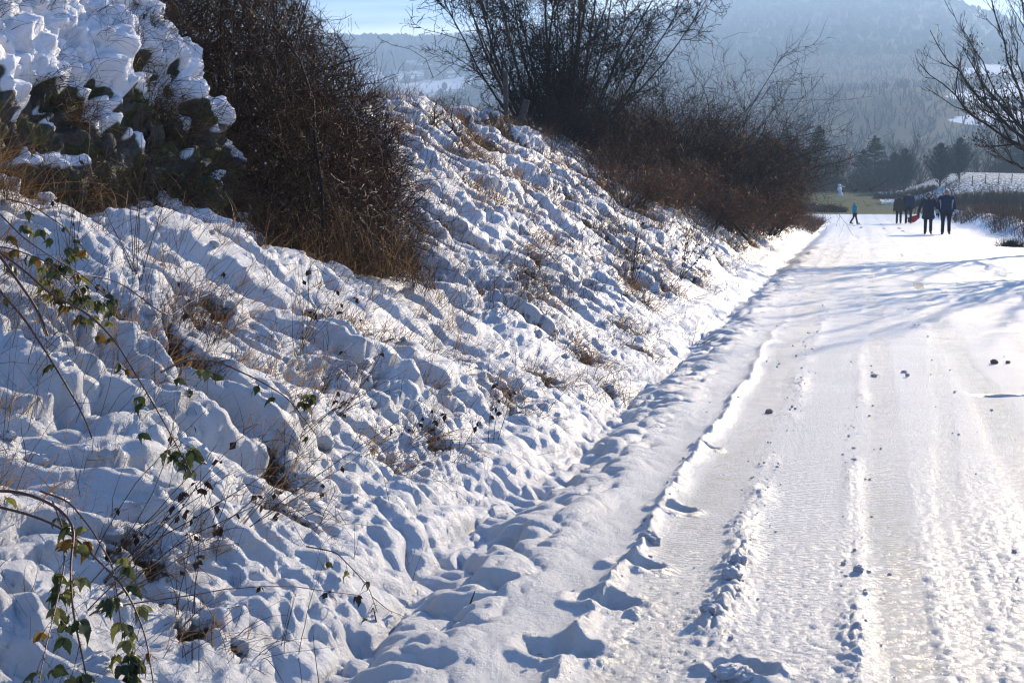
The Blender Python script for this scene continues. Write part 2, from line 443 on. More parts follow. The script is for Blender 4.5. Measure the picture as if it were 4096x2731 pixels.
def detail(x, y, sp):
    """offset along the surface normal, bare ground (0..1), ice (0..1)"""
    s = -x - 1.78 + 0.10 * pn(y * 0.35, 3.3, 5) + 0.05 * pn(y * 1.1, 1.3, 6)
    A = 1 - ss(70, 86, y)
    d = (x + 4.4) * (-0.926) + (y - 7.8) * 0.377
    calm = (1 - ss(11.0, 12.5, y)) * ss(-1.5, -0.6, d) * ss(6.4, 7.4, y)      # the smooth mound before the outcrop
    calm = np.maximum(calm, 0)
    wy = y + 0.28 * pn(x * 1.1, y * 0.9, 61) + 0.06 * pn(x * 5, y * 4, 62)
    wx = s + 0.20 * pn(x * 1.6, y * 1.2, 63)
    k = 1 - 0.25 * wx                                # lumps lean towards the camera side as they climb
    up = ss(0.25, 1.1, s)
    a1 = puff(wy / 0.62 + 0.55 * wx, wx / 1.25, 71)
    a2 = puff(wy / 0.24 + 0.8 * wx, wx / 0.62, 72)
    a3 = puff(wy / 0.10 + 0.5 * wx, wx / 0.24, 73)
    ph = -wx / 0.46 + 1.25 * pn(wy / 0.55, wx / 0.8, 171) + 0.45 * pn(wy / 0.2, wx / 0.3, 172)
    tt = ph - np.floor(ph)
    led = tt ** 0.7 * (1 - ss(0.82, 1.0, tt)) * (0.35 + 0.9 * np.clip(pn(x / 0.9, y / 0.8, 173) + 0.4, 0, 1))
    vary = 0.40 + 0.75 * ss(-0.35, 0.35, pn(x / 1.1 + 3, y / 1.0, 174))
    a4 = pn(wy / 0.05, wx / 0.07, 74)
    lum = 0.115 * a1 * up * w8(0.6, sp) + 0.055 * led * up * (1 - 0.8 * calm) * w8(0.4, sp) + 0.10 * vary * a2 * (0.25 + 0.75 * up) * (1 - 0.6 * calm) * w8(0.27, sp) + 0.046 * vary * a3 * (0.4 + 0.6 * up) * (1 - 0.75 * calm) * w8(0.115, sp) + 0.016 * a4 + 0.006 * pn(wy / 0.024, wx / 0.03, 175) * w8(0.03, sp) * (1 - 0.7 * calm) * w8(0.06, sp)
    lum = 1.22 * lum - 0.17 * up + 0.13 * pn(wy / 1.5, wx / 2.2, 75) * up
    gr = puff(y / 0.10 + 2.0 * s, s / 0.55, 76) * np.exp(-((s - 0.45) / 0.35) ** 2) * 0.030 * w8(0.1, sp)   # rills at the foot
    di = (0.065 * puff(y / 0.40 + 0.7 * pn(x * 2, y * 1.5, 177), (x + 1.7) / 0.30 + 0.3 * pn(y * 2, x * 2, 77), 78) * w8(0.3, sp) + 0.03 * puff(y / 0.15, x / 0.16, 79) * w8(0.15, sp)) * np.exp(-((x + 1.70) / 0.46) ** 4)
    D = np.where(s > -0.35, lum * ss(0.0, 0.35, s) + gr + di, di) * A
    # shoulder
    sh = ss(-1.62, -1.45, x) * (1 - ss(-1.0, -0.93, x))
    D = D + sh * (0.016 * pn(x * 2.2, y * 1.4, 80) + 0.006 * pn(x * 9 + y * 3, y * 5, 81) * w8(0.15, sp) + 0.003 * pn(x * 30 + y * 8, y * 14, 82) * w8(0.05, sp))
    for fx, fy, rx, ry, dp in DENTS:
        q = ((x - fx - 0.25 * (y - fy)) / rx) ** 2 + ((y - fy) / ry) ** 2
        D = D - dp * np.exp(-q ** 1.6) * (q < 6)
    # berm at the road edge, broken by boots
    bx = -0.93 + 0.05 * pn(y * 0.9, 0.5, 83) + 0.02 * pn(y * 4.1, 0.5, 183) + 0.0012 * np.clip(y - 10, 0, 40)
    berm = np.exp(-np.abs((x - bx) / 0.045) ** 1.3) * (0.050 + 0.02 * pn(y * 4, 1.5, 84)) * (1 - 0.85 * ss(11, 20, y))
    rg = pn(x * 14, y * 12, 85) * w8(0.08, sp); rg2 = np.abs(pn(x * 26, y * 24, 86)) * w8(0.045, sp)
    berm = berm * (1 + 0.55 * rg) + np.exp(-((x - bx) / 0.09) ** 2) * 0.014 * rg2 * (1 - ss(9, 18, y))
    D = D + berm
    for fx, fy, rr in BERM_HITS:
        q = ((x - fx) / (rr * 1.35)) ** 2 + ((y - fy) / (rr * 0.9)) ** 2
        D = D - 0.045 * np.exp(-q ** 2) * (q < 4) * (1 + 0.7 * pn(x * 16, y * 14, 187)) + 0.020 * np.exp(-((np.sqrt(q) - 1.45) / 0.35) ** 2) * (1 + 0.6 * pn(x * 12, y * 12, 87)) * (q < 8)
    # the driven road
    road = ss(-0.90, -0.80, x) * (1 - ss(3.4, 4.4, x - 1.2 * ss(26, 40, y))) * (1 - ss(118, 128, y))
    xc = x - 0.055 * pn(y * 0.22, 7.7, 88) - 0.012 * pn(y * 1.3, 1.7, 188) - 0.0018 * np.clip(y - 8, 0, 50)
    def band(c, w): return np.exp(-((xc - c) / w) ** 4)
    trk = band(-0.70, 0.16); t2 = band(0.20, 0.11); t3 = band(0.98, 0.13); t4 = band(-0.22, 0.17); t5 = band(1.75, 0.2); t6 = band(2.6, 0.25)
    t7 = band(0.46 + 0.035 * (y - 6), 0.07) + band(1.25 - 0.03 * (y - 6), 0.08)
    smooth_ = np.clip((trk + t2 + t3 + 0.7 * t5 + 0.6 * t6 + 0.5 * t7) * (0.55 + 0.6 * np.clip(0.5 + pn(x * 2.5, y * 0.45, 189), 0, 1)), 0, 1)
    chunk = np.exp(-np.abs((xc + 0.46 + 0.05 * pn(y * 1.7, 2.2, 89)) / 0.075) ** 2) * np.clip(0.5 + 1.1 * pn(y * 1.5, 5.5, 90), 0, 1.3)
    dash = np.exp(-np.abs((xc - 0.025) / 0.05) ** 2) * np.clip(0.1 + 1.5 * pn(y * 1.1, 8.5, 91), 0, 1.2)
    right = np.exp(-np.abs((xc - 0.70) / 0.12) ** 2) * np.clip(0.3 + 1.1 * pn(y * 1.0, 18.5, 92), 0, 1) + np.exp(-np.abs((xc - 1.35) / 0.14) ** 2) * np.clip(0.3 + 1.1 * pn(y * 1.0, 28.5, 93), 0, 1)
    lump = puff(x / 0.055, y / 0.06, 94) * w8(0.05, sp) + 0.6 * puff(x / 0.12, y / 0.13, 95) * w8(0.12, sp)
    D = D + road * (0.034 * chunk * (0.35 + lump) + 0.020 * dash * (0.3 + lump) + 0.010 * right * (0.3 + lump))
    ribs = 0.5 + 0.5 * np.sin(2 * np.pi * (y + 0.02 * pn(x * 5, y * 1.5, 96)) / 0.036)
    chev = 0.5 + 0.5 * np.sin(2 * np.pi * (y + 0.35 * np.abs(xc + 0.22)) / 0.055)
    D = D + road * (0.0035 * ribs * (t2 + t3) * w8(0.036, sp * 1.3) + 0.007 * chev * t4 * w8(0.055, sp * 1.3))
    rough = road * (1 - 0.55 * smooth_) * (0.65 + 0.8 * np.clip(pn(x * 0.9, y * 0.5, 97) + 0.3, 0, 1))
    D = D + rough * (0.017 * puff(x / 0.07, y / 0.05, 98) * w8(0.055, sp) + 0.010 * pn(x / 0.028, y / 0.024, 99) * w8(0.03, sp)) + road * (0.012 * pn(x * 1.1, y * 0.35, 100) - 0.009 * smooth_)
    # frozen ruts across the far part of the road
    D = D + road * 0.035 * ss(13, 20, y) * (puff(x / 1.6, y / 0.7, 101) - 0.5) * (1 - ss(70, 100, y))
    D = D + road * -0.05 * np.exp(-((y - 11.95 - 0.1 * pn(x * 3, 1, 102)) / 0.07) ** 2) * ss(0.85, 1.05, x)
    D = D + road * -0.05 * np.exp(-((y - 22.8 - 0.3 * pn(x * 1, 1, 103)) / 0.25) ** 2) * ss(0.6, 1.0, x) * (1 - ss(2.4, 3, x))
    # right verge
    v = ss(3.6, 4.6, x - 1.2 * ss(26, 40, y)) * (1 - ss(118, 126, y))
    D = D + v * (0.05 * puff((x + 0.3 * y) / 1.1, y / 2.6, 104) * w8(0.8, sp) + 0.10 * pn(x / 1.5, y / 3.1, 106) + 0.02 * puff(x / 0.3, y / 0.5, 105) * w8(0.3, sp))
    # where the ground shows, and the shade painted in behind the thicket
    cre = (1 - a1) * 0.5 + (1 - a2) * 0.5
    pat = fbm(x * 0.9, y * 0.9, 110, 3)
    more = 0.10 * ss(12, 22, y) + 0.25 * ss(26, 40, y) + 0.12 * ss(2.2, 3.6, s)
    bare = np.clip(-0.22 + 0.72 * pat + 0.75 * cre + 0.35 * (1 - ss(0.03, 0.14, tt)) * (pat > -0.1) + more, 0, 1) * ss(0.35, 0.9, s) * A * (1 - 0.95 * calm)
    bare = np.where(y < 9, bare * 0.9, bare)
    thick = ss(0.1, 0.5, d + 0.2) * (1 - ss(14.8, 16.2, y)) * ss(9.0, 10.0, y - 0.35 * (x + 4.0)) * (1 - ss(-4.0, -3.6, x + 0.30 * np.clip(y - 11.3, 0, 6)))
    bare = np.maximum(bare, 0.85 * thick * (0.85 + 0.3 * pat) * (s > 0.8))  # earth colour behind the twigs stands in for the thicket's shade
    for tx, ty in TUFTS:
        q = ((x - tx) ** 2 + (y - ty) ** 2) / (0.13 + 0.004 * ty) ** 2
        bare = np.maximum(bare, np.where(q < 9, 0.85 * np.exp(-q ** 1.5) * (0.7 + 0.5 * pn(x * 9, y * 9, 311)), 0))
    D = D - 0.16 * ss(0.42, 0.75, bare) * w8(0.3, sp)
    bare = np.maximum(bare, v * np.clip(0.1 + 0.8 * pat + 0.4 * ss(5, 7, x), 0, 1) * ss(20, 34, y))
    bare = np.maximum(bare, 0.55 * road * np.clip(1.3 * pn(x * 1.4, y * 0.7, 111) - 0.55, 0, 1) * ss(12, 20, y))
    global TREAD
    TREAD = np.clip((0.9 * t4 + 0.6 * t2 + 0.5 * t3 + 0.5 * trk + 0.35) * (0.35 + 0.9 * np.clip(pn(x * 1.5, y * 0.7, 181) + 0.4, 0, 1)), 0, 1) * road
    bare = np.maximum(bare, 0.66 * road * np.clip(t3 + t5 + 0.6 * t6 + 0.5 * t2, 0, 1) * np.clip(0.25 + 1.2 * pn(x * 3.0, y * 0.25, 191), 0, 1) * ss(9, 18, y))
    return D, bare, np.clip(smooth_ * road + 0.35 * road * ss(14, 30, y), 0, 1)

FIELD_EDGE = 122.0
def region(x, y):
    r = np.hypot(x, y)
    vx = 3.9 + 1.2 * ss(26, 40, y)
    reg = np.zeros(x.shape, dtype=int)                     # 0 road
    reg = np.where((x < -1.64) & (y < 84), 1, reg)         # 1 bank
    reg = np.where((x > vx + 0.15) & (y < 118), 2, reg)    # 2 verge
    reg = np.where(y >= FIELD_EDGE + 4 * pn(x * 0.05, 1.1, 7), 3, reg)
    reg = np.where(r >= 262, 4, reg)
    return reg

def grid_mesh(ths, rs, detailed=True):
    TH, RR = np.meshgrid(ths, rs, indexing='ij')
    X = RR * np.sin(TH); Y = RR * np.cos(TH)
    e = np.maximum(0.004, 0.002 * RR)
    Z = ground(X, Y)
    gx = (ground(X + e, Y) - ground(X - e, Y)) / (2 * e); gy = (ground(X, Y + e) - ground(X, Y - e)) / (2 * e)
    nv = nrm(np.stack([-gx, -gy, np.ones_like(gx)], -1))
    sp = RR * max(ths[1] - ths[0], (rs[len(rs) // 2 + 1] / rs[len(rs) // 2] - 1)) if detailed else RR * 0.2
    bare = np.zeros_like(X); ice = np.zeros_like(X); trd = np.zeros_like(X)
    P = np.stack([X, Y, Z], -1)
    nr = int(np.searchsorted(rs, 131.0))
    if detailed and nr > 1:
        sl = np.s_[:, :nr]
        D, b, ic = detail(X[sl], Y[sl], sp[sl])
        D = D * (1 - ss(120, 130, RR[sl]))
        P[sl] = P[sl] + nv[sl] * D[..., None]
        bare[sl] = b; ice[sl] = ic; trd[sl] = TREAD
    return X, Y, P, bare, ice, trd

def emit(X, Y, P, bare, ice, trd, tagname):
    n, m_ = X.shape
    idx = np.arange(n * m_).reshape(n, m_)
    F = np.stack([idx[:-1, :-1], idx[:-1, 1:], idx[1:, 1:], idx[1:, :-1]], -1).reshape(-1, 4)[:, ::-1]
    cx = 0.25 * (X[:-1, :-1] + X[:-1, 1:] + X[1:, 1:] + X[1:, :-1]).ravel(); cy = 0.25 * (Y[:-1, :-1] + Y[:-1, 1:] + Y[1:, 1:] + Y[1:, :-1]).ravel()
    reg = region(cx, cy)
    V = P.reshape(-1, 3)
    x = X.ravel(); y = Y.ravel(); r = np.hypot(x, y); z = V[:, 2]
    wood = wood_mask(x, y, z)
    # green crop with thin snow; frosted meadow to the right
    green = 0.84 - 0.22 * ss(0, 14, x - 0.05 * y + 4) + 0.30 * pn(x * 0.05, y * 0.03, 120)
    green = np.where((y > 150) & (x > 2), 0.50, green)  # thin snow on grass, with the meadow's half shade painted in as more grass
    br = np.where(y > 118, green, bare.ravel())
    out = []
    for k, (nm, mat) in enumerate((('road', M['road']), ('snowy_bank', M['bank']), ('verge', M['bank']), ('field', M['field']), ('mountain', M['mount']))):
        sel = F[reg == k]
        if not len(sel): continue
        used, inv = np.unique(sel, return_inverse=True)
        o = mk(nm, V[used], inv.reshape(-1, 4), mat, attrs={'bare': br[used], 'ice': ice.ravel()[used], 'tread': trd.ravel()[used], 'wood': wood[used]})
        tag(o, kind='structure')
        out.append(o)
    return out

def wood_mask(x, y, z):
    r = np.hypot(x, y); az = np.degrees(np.arctan2(x, y))
    px = z / np.maximum(r, 1) * 3267
    w = 1.02 + 0.38 * pn(x * 0.006, y * 0.004, 130) + 0.25 * pn(x * 0.02, y * 0.012, 131)
    w = w + 0.5 * ss(230, 300, px) * ss(-7, -4, az) - 0.50 * (1 - ss(-12, -6, az))
    w = w + 1.2 * ss(305, 322, px) * (1 - ss(-14, -8, az))
    w = w - 0.95 * ss(2.2, 4.2, az + 0.5 * pn(x * 0.02, y * 0.02, 132)) * ss(150, 175, px) * (1 - ss(285, 300, px)) * (0.55 + 0.6 * np.sin(px * 0.12 + 2 * pn(x * 0.01, y * 0.01, 133)))
    w = w - 0.5 * np.exp(-((px - 420) / 12) ** 2) * ss(-9, -5, az) * (1 - ss(-3, 1, az))
    return w

ths_in = np.radians(np.linspace(-13.7 - 27, -13.7 + 25.5, 660))
rs_in = np.concatenate([np.geomspace(3.2, 130, 1020), np.geomspace(130, 4000, 120)[1:]])
emit(*grid_mesh(ths_in, rs_in), 'near')
lo = math.degrees(ths_in[-1]); hi = 360 + math.degrees(ths_in[0])
emit(*grid_mesh(np.radians(np.linspace(lo, hi, 90)), np.concatenate([np.geomspace(3.2, 130, 40), np.geomspace(130, 4000, 40)[1:]]), False), 'around')
emit(*grid_mesh(np.radians(np.linspace(0, 360, 61)), np.array([0.02, 1.0, 2.0, 3.2]), False), 'feet')

# ------------------------------------------------------------------ haze
def box_mesh(x0, x1, y0, y1, z0, z1):
    V = np.array([(x, y, z) for x in (x0, x1) for y in (y0, y1) for z in (z0, z1)], dtype=float)
    F = np.array([(0, 1, 3, 2), (4, 6, 7, 5), (0, 4, 5, 1), (2, 3, 7, 6), (0, 2, 6, 4), (1, 5, 7, 3)])
    return V, F
hm = bpy.data.materials.new('haze'); hm.use_nodes = True
hn = hm.node_tree; hn.nodes.clear()
ho = hn.nodes.new('ShaderNodeOutputMaterial'); hv = hn.nodes.new('ShaderNodeVolumePrincipled')
hv.inputs['Color'].default_value = (0.44, 0.67, 1.0, 1); hv.inputs['Density'].default_value = HAZE_DENSITY; hv.inputs['Anisotropy'].default_value = 0.25
hn.links.new(hv.outputs[0], ho.inputs['Volume'])
V, F = box_mesh(-4300, 4300, -4300, 4300, -60, 275)
hz = mk('haze', V, F, hm, smooth=False); tag(hz, kind='stuff')
# ------------------------------------------------------------------ helpers for what grows on the land
def surf(x, y):
    """points on the finished snow surface above about (x, y), with the bare-ground value"""
    x = np.asarray(x, dtype=float); y = np.asarray(y, dtype=float); e = 0.01
    z = ground(x, y)
    gx = (ground(x + e, y) - ground(x - e, y)) / (2 * e); gy = (ground(x, y + e) - ground(x, y - e)) / (2 * e)
    n = nrm(np.stack([-gx, -gy, np.ones_like(gx)], -1))
    D, b, _ = detail(x, y, np.full(x.shape, 0.02) if x.shape else np.array(0.02))
    return np.stack([x, y, z], -1) + n * D[..., None], b, n

def sp1(x, y, dz=0.0):
    p, b, n = surf(np.array([x], dtype=float), np.array([y], dtype=float))
    return (float(p[0, 0]), float(p[0, 1]), float(p[0, 2]) + dz)

def ribbons(P, W):
    N, K, _ = P.shape
    T = nrm(np.gradient(P, axis=1)); rv = np.random.default_rng(N).normal(size=(N, 1, 3))
    A = nrm(np.cross(T, np.broadcast_to(rv, T.shape)))
    V = np.stack([P - A * W[..., None], P + A * W[..., None]], 2).reshape(-1, 3)
    n = np.arange(N)[:, None] * K * 2; k = np.arange(K - 1)[None, :] * 2
    F = np.stack([n + k, n + k + 1, n + k + 3, n + k + 2], -1).reshape(-1, 4)
    return V, F

def leaf_quads(C, size, rng, droop=0.0):
    """one bent kite per centre"""
    N = len(C); d = nrm(rng.normal(size=(N, 3)) + np.array([0, 0, -droop])); s = nrm(np.cross(d, rng.normal(size=(N, 3)))); n = np.cross(d, s)
    sz = (size * (0.6 + 0.8 * rng.random(N)))[:, None]
    V = np.stack([C, C + (0.45 * d + 0.32 * s + 0.10 * n) * sz, C + d * sz, C + (0.45 * d - 0.32 * s + 0.10 * n) * sz], 1).reshape(-1, 3)
    return V, np.arange(4 * N).reshape(-1, 4)

def plant_empty(name, loc, label, cat, group=None, rz=0):
    return empty(name, loc, rz, label, cat, group)

# ------------------------------------------------------------------ the mossy outcrop on the left
def outcrop():
    path = np.array([(-5.35, 3.6), (-5.15, 5.4), (-4.98, 7.2), (-4.80, 8.6), (-4.58, 9.9), (-4.66, 10.6), (-5.6, 11.1), (-7.6, 11.3)])
    prof = np.array([(-0.05, 0.4), (0.0, 0.9), (0.06, 1.35), (0.16, 1.75), (0.30, 2.05), (0.52, 2.4), (0.80, 2.85), (1.15, 3.35), (1.7, 3.9), (2.6, 4.35), (4.2, 4.7)])
    def rs(a, n):
        d = np.concatenate([[0], np.cumsum(np.linalg.norm(np.diff(a, axis=0), axis=1))]); t = np.linspace(0, d[-1], n)
        q = np.stack([np.interp(t, d, a[:, i]) for i in range(a.shape[1])], 1)
        k = max(3, n // 30) | 1; ker = np.ones(k) / k; pad = k // 2
        return np.stack([np.convolve(np.pad(q[:, i], pad, mode='edge'), ker, 'valid') for i in range(a.shape[1])], 1), t
    pa, ta = rs(path, 430); pr_, tp = rs(prof, 270)
    tan = nrm(np.gradient(pa, axis=0)); inn = np.stack([-tan[:, 1], tan[:, 0]], 1)
    P = np.zeros((len(pa), len(pr_), 3))
    P[..., :2] = pa[:, None, :] + inn[:, None, :] * pr_[None, :, :1]
    P[..., 2] = pr_[None, :, 1]
    U, W = np.meshgrid(ta, tp, indexing='ij')
    def normals(P):
        return nrm(np.cross(np.gradient(P, axis=0), np.gradient(P, axis=1)))
    n = normals(P); n = n * np.sign((n[..., 0] + n[..., 2]).mean())
    lump = 0.14 * pn(U / 0.9, W / 0.7, 201) + 0.12 * pn(U / 0.40 + 0.6 * W, W / 0.33, 202) + 0.09 * puff(U / 0.28, W / 0.22, 203) + 0.05 * pn(U / 0.11, W / 0.10, 214) + 0.02 * pn(U / 0.05, W / 0.05, 204)
    rocky = ss(1.25, 1.5, P[..., 2]) * (1 - ss(1.95, 2.35, P[..., 2] + 0.35 * pn(U / 0.8, 1.0, 205)))
    lump = lump - 0.10 * rocky
    P = P + n * lump[..., None]
    n2 = normals(P); n2 = n2 * np.sign((n2[..., 0] + n2[..., 2]).mean())
    def blur(a, k):
        for ax_ in (0, 1):
            p_ = [(0, 0)] * a.ndim; p_[ax_] = (k, k); q_ = np.cumsum(np.pad(a, p_, mode='edge'), axis=ax_); q_ = np.insert(q_, 0, 0, axis=ax_)
            a = (np.take(q_, range(2 * k + 1, q_.shape[ax_]), axis=ax_) - np.take(q_, range(0, q_.shape[ax_] - 2 * k - 1), axis=ax_)) / (2 * k + 1)
        return a
    n2 = nrm(blur(n2, 4))
    fac = n2[..., 2] + 0.45 * pn(U / 0.26, W / 0.20, 206) + 0.35 * pn(U / 0.9, W / 0.8, 207) + 0.30 * ss(2.0, 2.7, P[..., 2]) - 0.50 * rocky
    fac = fac + 0.50 * pn(U / 0.12, W / 0.11, 208) + 0.25 * pn(U / 0.055, W / 0.06, 218)
    snow = ss(0.16, 0.30, fac)
    snow = blur(snow, 1)
    pil = 0.025 + 0.045 * puff(U / 0.15 + 0.5 * W, W / 0.24, 209) + 0.050 * puff(U / 0.075 + 0.3 * W, W / 0.10, 210) + 0.012 * pn(U / 0.03, W / 0.04, 212)
    P = P + (n2 * np.array([1, 1, 0.6]) + np.array([0, 0, 0.15])) * (snow * pil)[..., None]
    P = P + n2 * ((1 - snow) * (0.045 * pn(U / 0.09, W / 0.08, 213) + 0.022 * pn(U / 0.035, W / 0.035, 211)))[..., None]
    nU, nW = U.shape; idx = np.arange(nU * nW).reshape(nU, nW)
    F = np.stack([idx[:-1, :-1], idx[1:, :-1], idx[1:, 1:], idx[:-1, 1:]], -1).reshape(-1, 4)
    m, nt, b = new_mat('mossy_rock_and_snow'); L = nt.links.new
    geo = N_(nt, 'ShaderNodeNewGeometry'); pos = geo.outputs['Position']
    n1 = noise_node(nt, 5, 5, 0.6, pos); nf = noise_node(nt, 70, 5, 0.7, pos)
    c = ramp(nt, n1.outputs['Fac'], [(0.36, (0.035, 0.032, 0.028)), (0.47, (0.09, 0.08, 0.06)), (0.52, (0.030, 0.034, 0.006)), (0.7, (0.10, 0.10, 0.012))])
    at = N_(nt, 'ShaderNodeAttribute', attribute_name='snow')
    st = N_(nt, 'ShaderNodeMapRange'); L(at.outputs['Fac'], st.inputs['Value']); st.inputs['From Min'].default_value = 0.35; st.inputs['From Max'].default_value = 0.5
    mx = N_(nt, 'ShaderNodeMix', data_type='RGBA'); L(st.outputs[0], mx.inputs['Factor']); L(c.outputs[0], mx.inputs['A']); mx.inputs['B'].default_value = (0.88, 0.89, 0.92, 1)
    L(mx.outputs['Result'], b.inputs['Base Color']); b.inputs['Roughness'].default_value = 0.65
    bp = N_(nt, 'ShaderNodeBump'); bp.inputs['Distance'].default_value = 0.008; L(nf.outputs['Fac'], bp.inputs['Height']); L(bp.outputs[0], b.inputs['Normal'])
    root = empty('rock_outcrop', (-4.9, 8.8, 1.2), 0, 'mossy rock outcrop capped with lumpy snow at the top left of the bank', 'rock outcrop')
    V = P.reshape(-1, 3) - np.array(root.location)
    mk('rock_face', V, F, m, root, attrs={'snow': snow.ravel()})
    return root, P, snow, n2
oc_root, OP, OSN, ON = outcrop()

def stone_mesh(name, seed, mat, flat=0.75, nu=9, nv=7, rough=0.22):
    u = np.linspace(0, 2 * np.pi, nu, endpoint=False); v = np.linspace(0, np.pi, nv)[1:-1]
    Uu, Vv = np.meshgrid(u, v, indexing='ij')
    d = np.stack([np.cos(Uu) * np.sin(Vv), np.sin(Uu) * np.sin(Vv), np.cos(Vv)], -1)
    def rr(d): return 1 + rough * pn(d[..., 0] * 1.7 + d[..., 2] * 2.1 + seed, d[..., 1] * 1.9 + seed * 0.7, 300 + seed) + 0.4 * rough * pn(d[..., 0] * 5 + seed, d[..., 1] * 5 + d[..., 2] * 4, 301 + seed)
    P = d * rr(d)[..., None]
    if nu > 13: P = P * (1 + 0.35 * rough * np.abs(pn(d[..., 0] * 9 + seed, d[..., 1] * 9 + d[..., 2] * 7, 302 + seed)) + 0.15 * rough * pn(d[..., 0] * 17, d[..., 1] * 17 + d[..., 2] * 15, 303 + seed))[..., None]
    V = np.concatenate([P.reshape(-1, 3), [[0, 0, 1.0], [0, 0, -1.0]]]) * np.array([1, 0.85, flat]) * 0.5
    n, m_ = Uu.shape; idx = np.arange(n * m_).reshape(n, m_); i2 = np.roll(idx, -1, 0)
    F = np.stack([idx[:, :-1], idx[:, 1:], i2[:, 1:], i2[:, :-1]], -1).reshape(-1, 4)
    T = np.concatenate([np.stack([i2[:, 0], np.full(n, n * m_), idx[:, 0]], -1)[:, ::-1], np.stack([idx[:, -1], np.full(n, n * m_ + 1), i2[:, -1]], -1)[:, ::-1]])
    return mk(name, V, [F, T], mat, link=False).data
M['stone'] = simple('lichen_stone', (0.10, 0.09, 0.08), (0.04, 0.036, 0.03), 12, 0.85, 0.006)
st_meshes = [stone_mesh('stone', k, M['stone'], 0.8, 14, 10) for k in range(4)]
rg = np.random.default_rng(21)
cand = np.argwhere((OSN < 0.05) & (OP[..., 2] > 1.25) & (OP[..., 2] < 2.2) & (OP[..., 1] > 6.8) & (OP[..., 1] < 10.2))
used = []
for i in rg.permutation(len(cand)):
    a, b_ = cand[i]; p = OP[a, b_]; n = ON[a, b_]
    if any(np.linalg.norm(p - q) < 0.26 for q in used): continue
    used.append(p)
    s = 0.15 + 0.13 * rg.random()
    o = bpy.data.objects.new('stone', st_meshes[len(used) % 4]); scene.collection.objects.link(o); o.parent = oc_root
    o.location = Vector(p - n * s * 0.12) - Vector(oc_root.location); o.scale = (s, s * 1.1, s * 0.85); o.rotation_euler = tuple(rg.random(3) * 6)
    if len(used) >= 9: break

# ------------------------------------------------------------------ thicket beside the outcrop
def inside_thicket(p, grow=0.0, rng=None):
    x, y, z = p[..., 0], p[..., 1], p[..., 2]
    xm = np.interp(z, [0.6, 1.2, 1.8, 2.4, 3.0, 3.6, 4.6, 6.0], [-3.50, -3.48, -3.62, -3.90, -4.35, -4.9, -5.9, -7.4])
    xm = xm - 0.28 * np.clip(y - 11.3, 0, 5)
    g = ground(x, y)
    ym = 10.25 + 0.35 * np.clip(-3.6 - x, 0, 3) * 0.2 + 0.25 * np.clip(1.2 - z, 0, 1) * 0 + 0.3 * pn(x * 2, z * 2, 333)
    return (x < xm + grow + 0.14 * pn(y * 2.2, z * 2.6, 331)) & (y > ym - grow) & (y < 15.2 + grow) & (z > g - 0.02) & (x > -8.2)

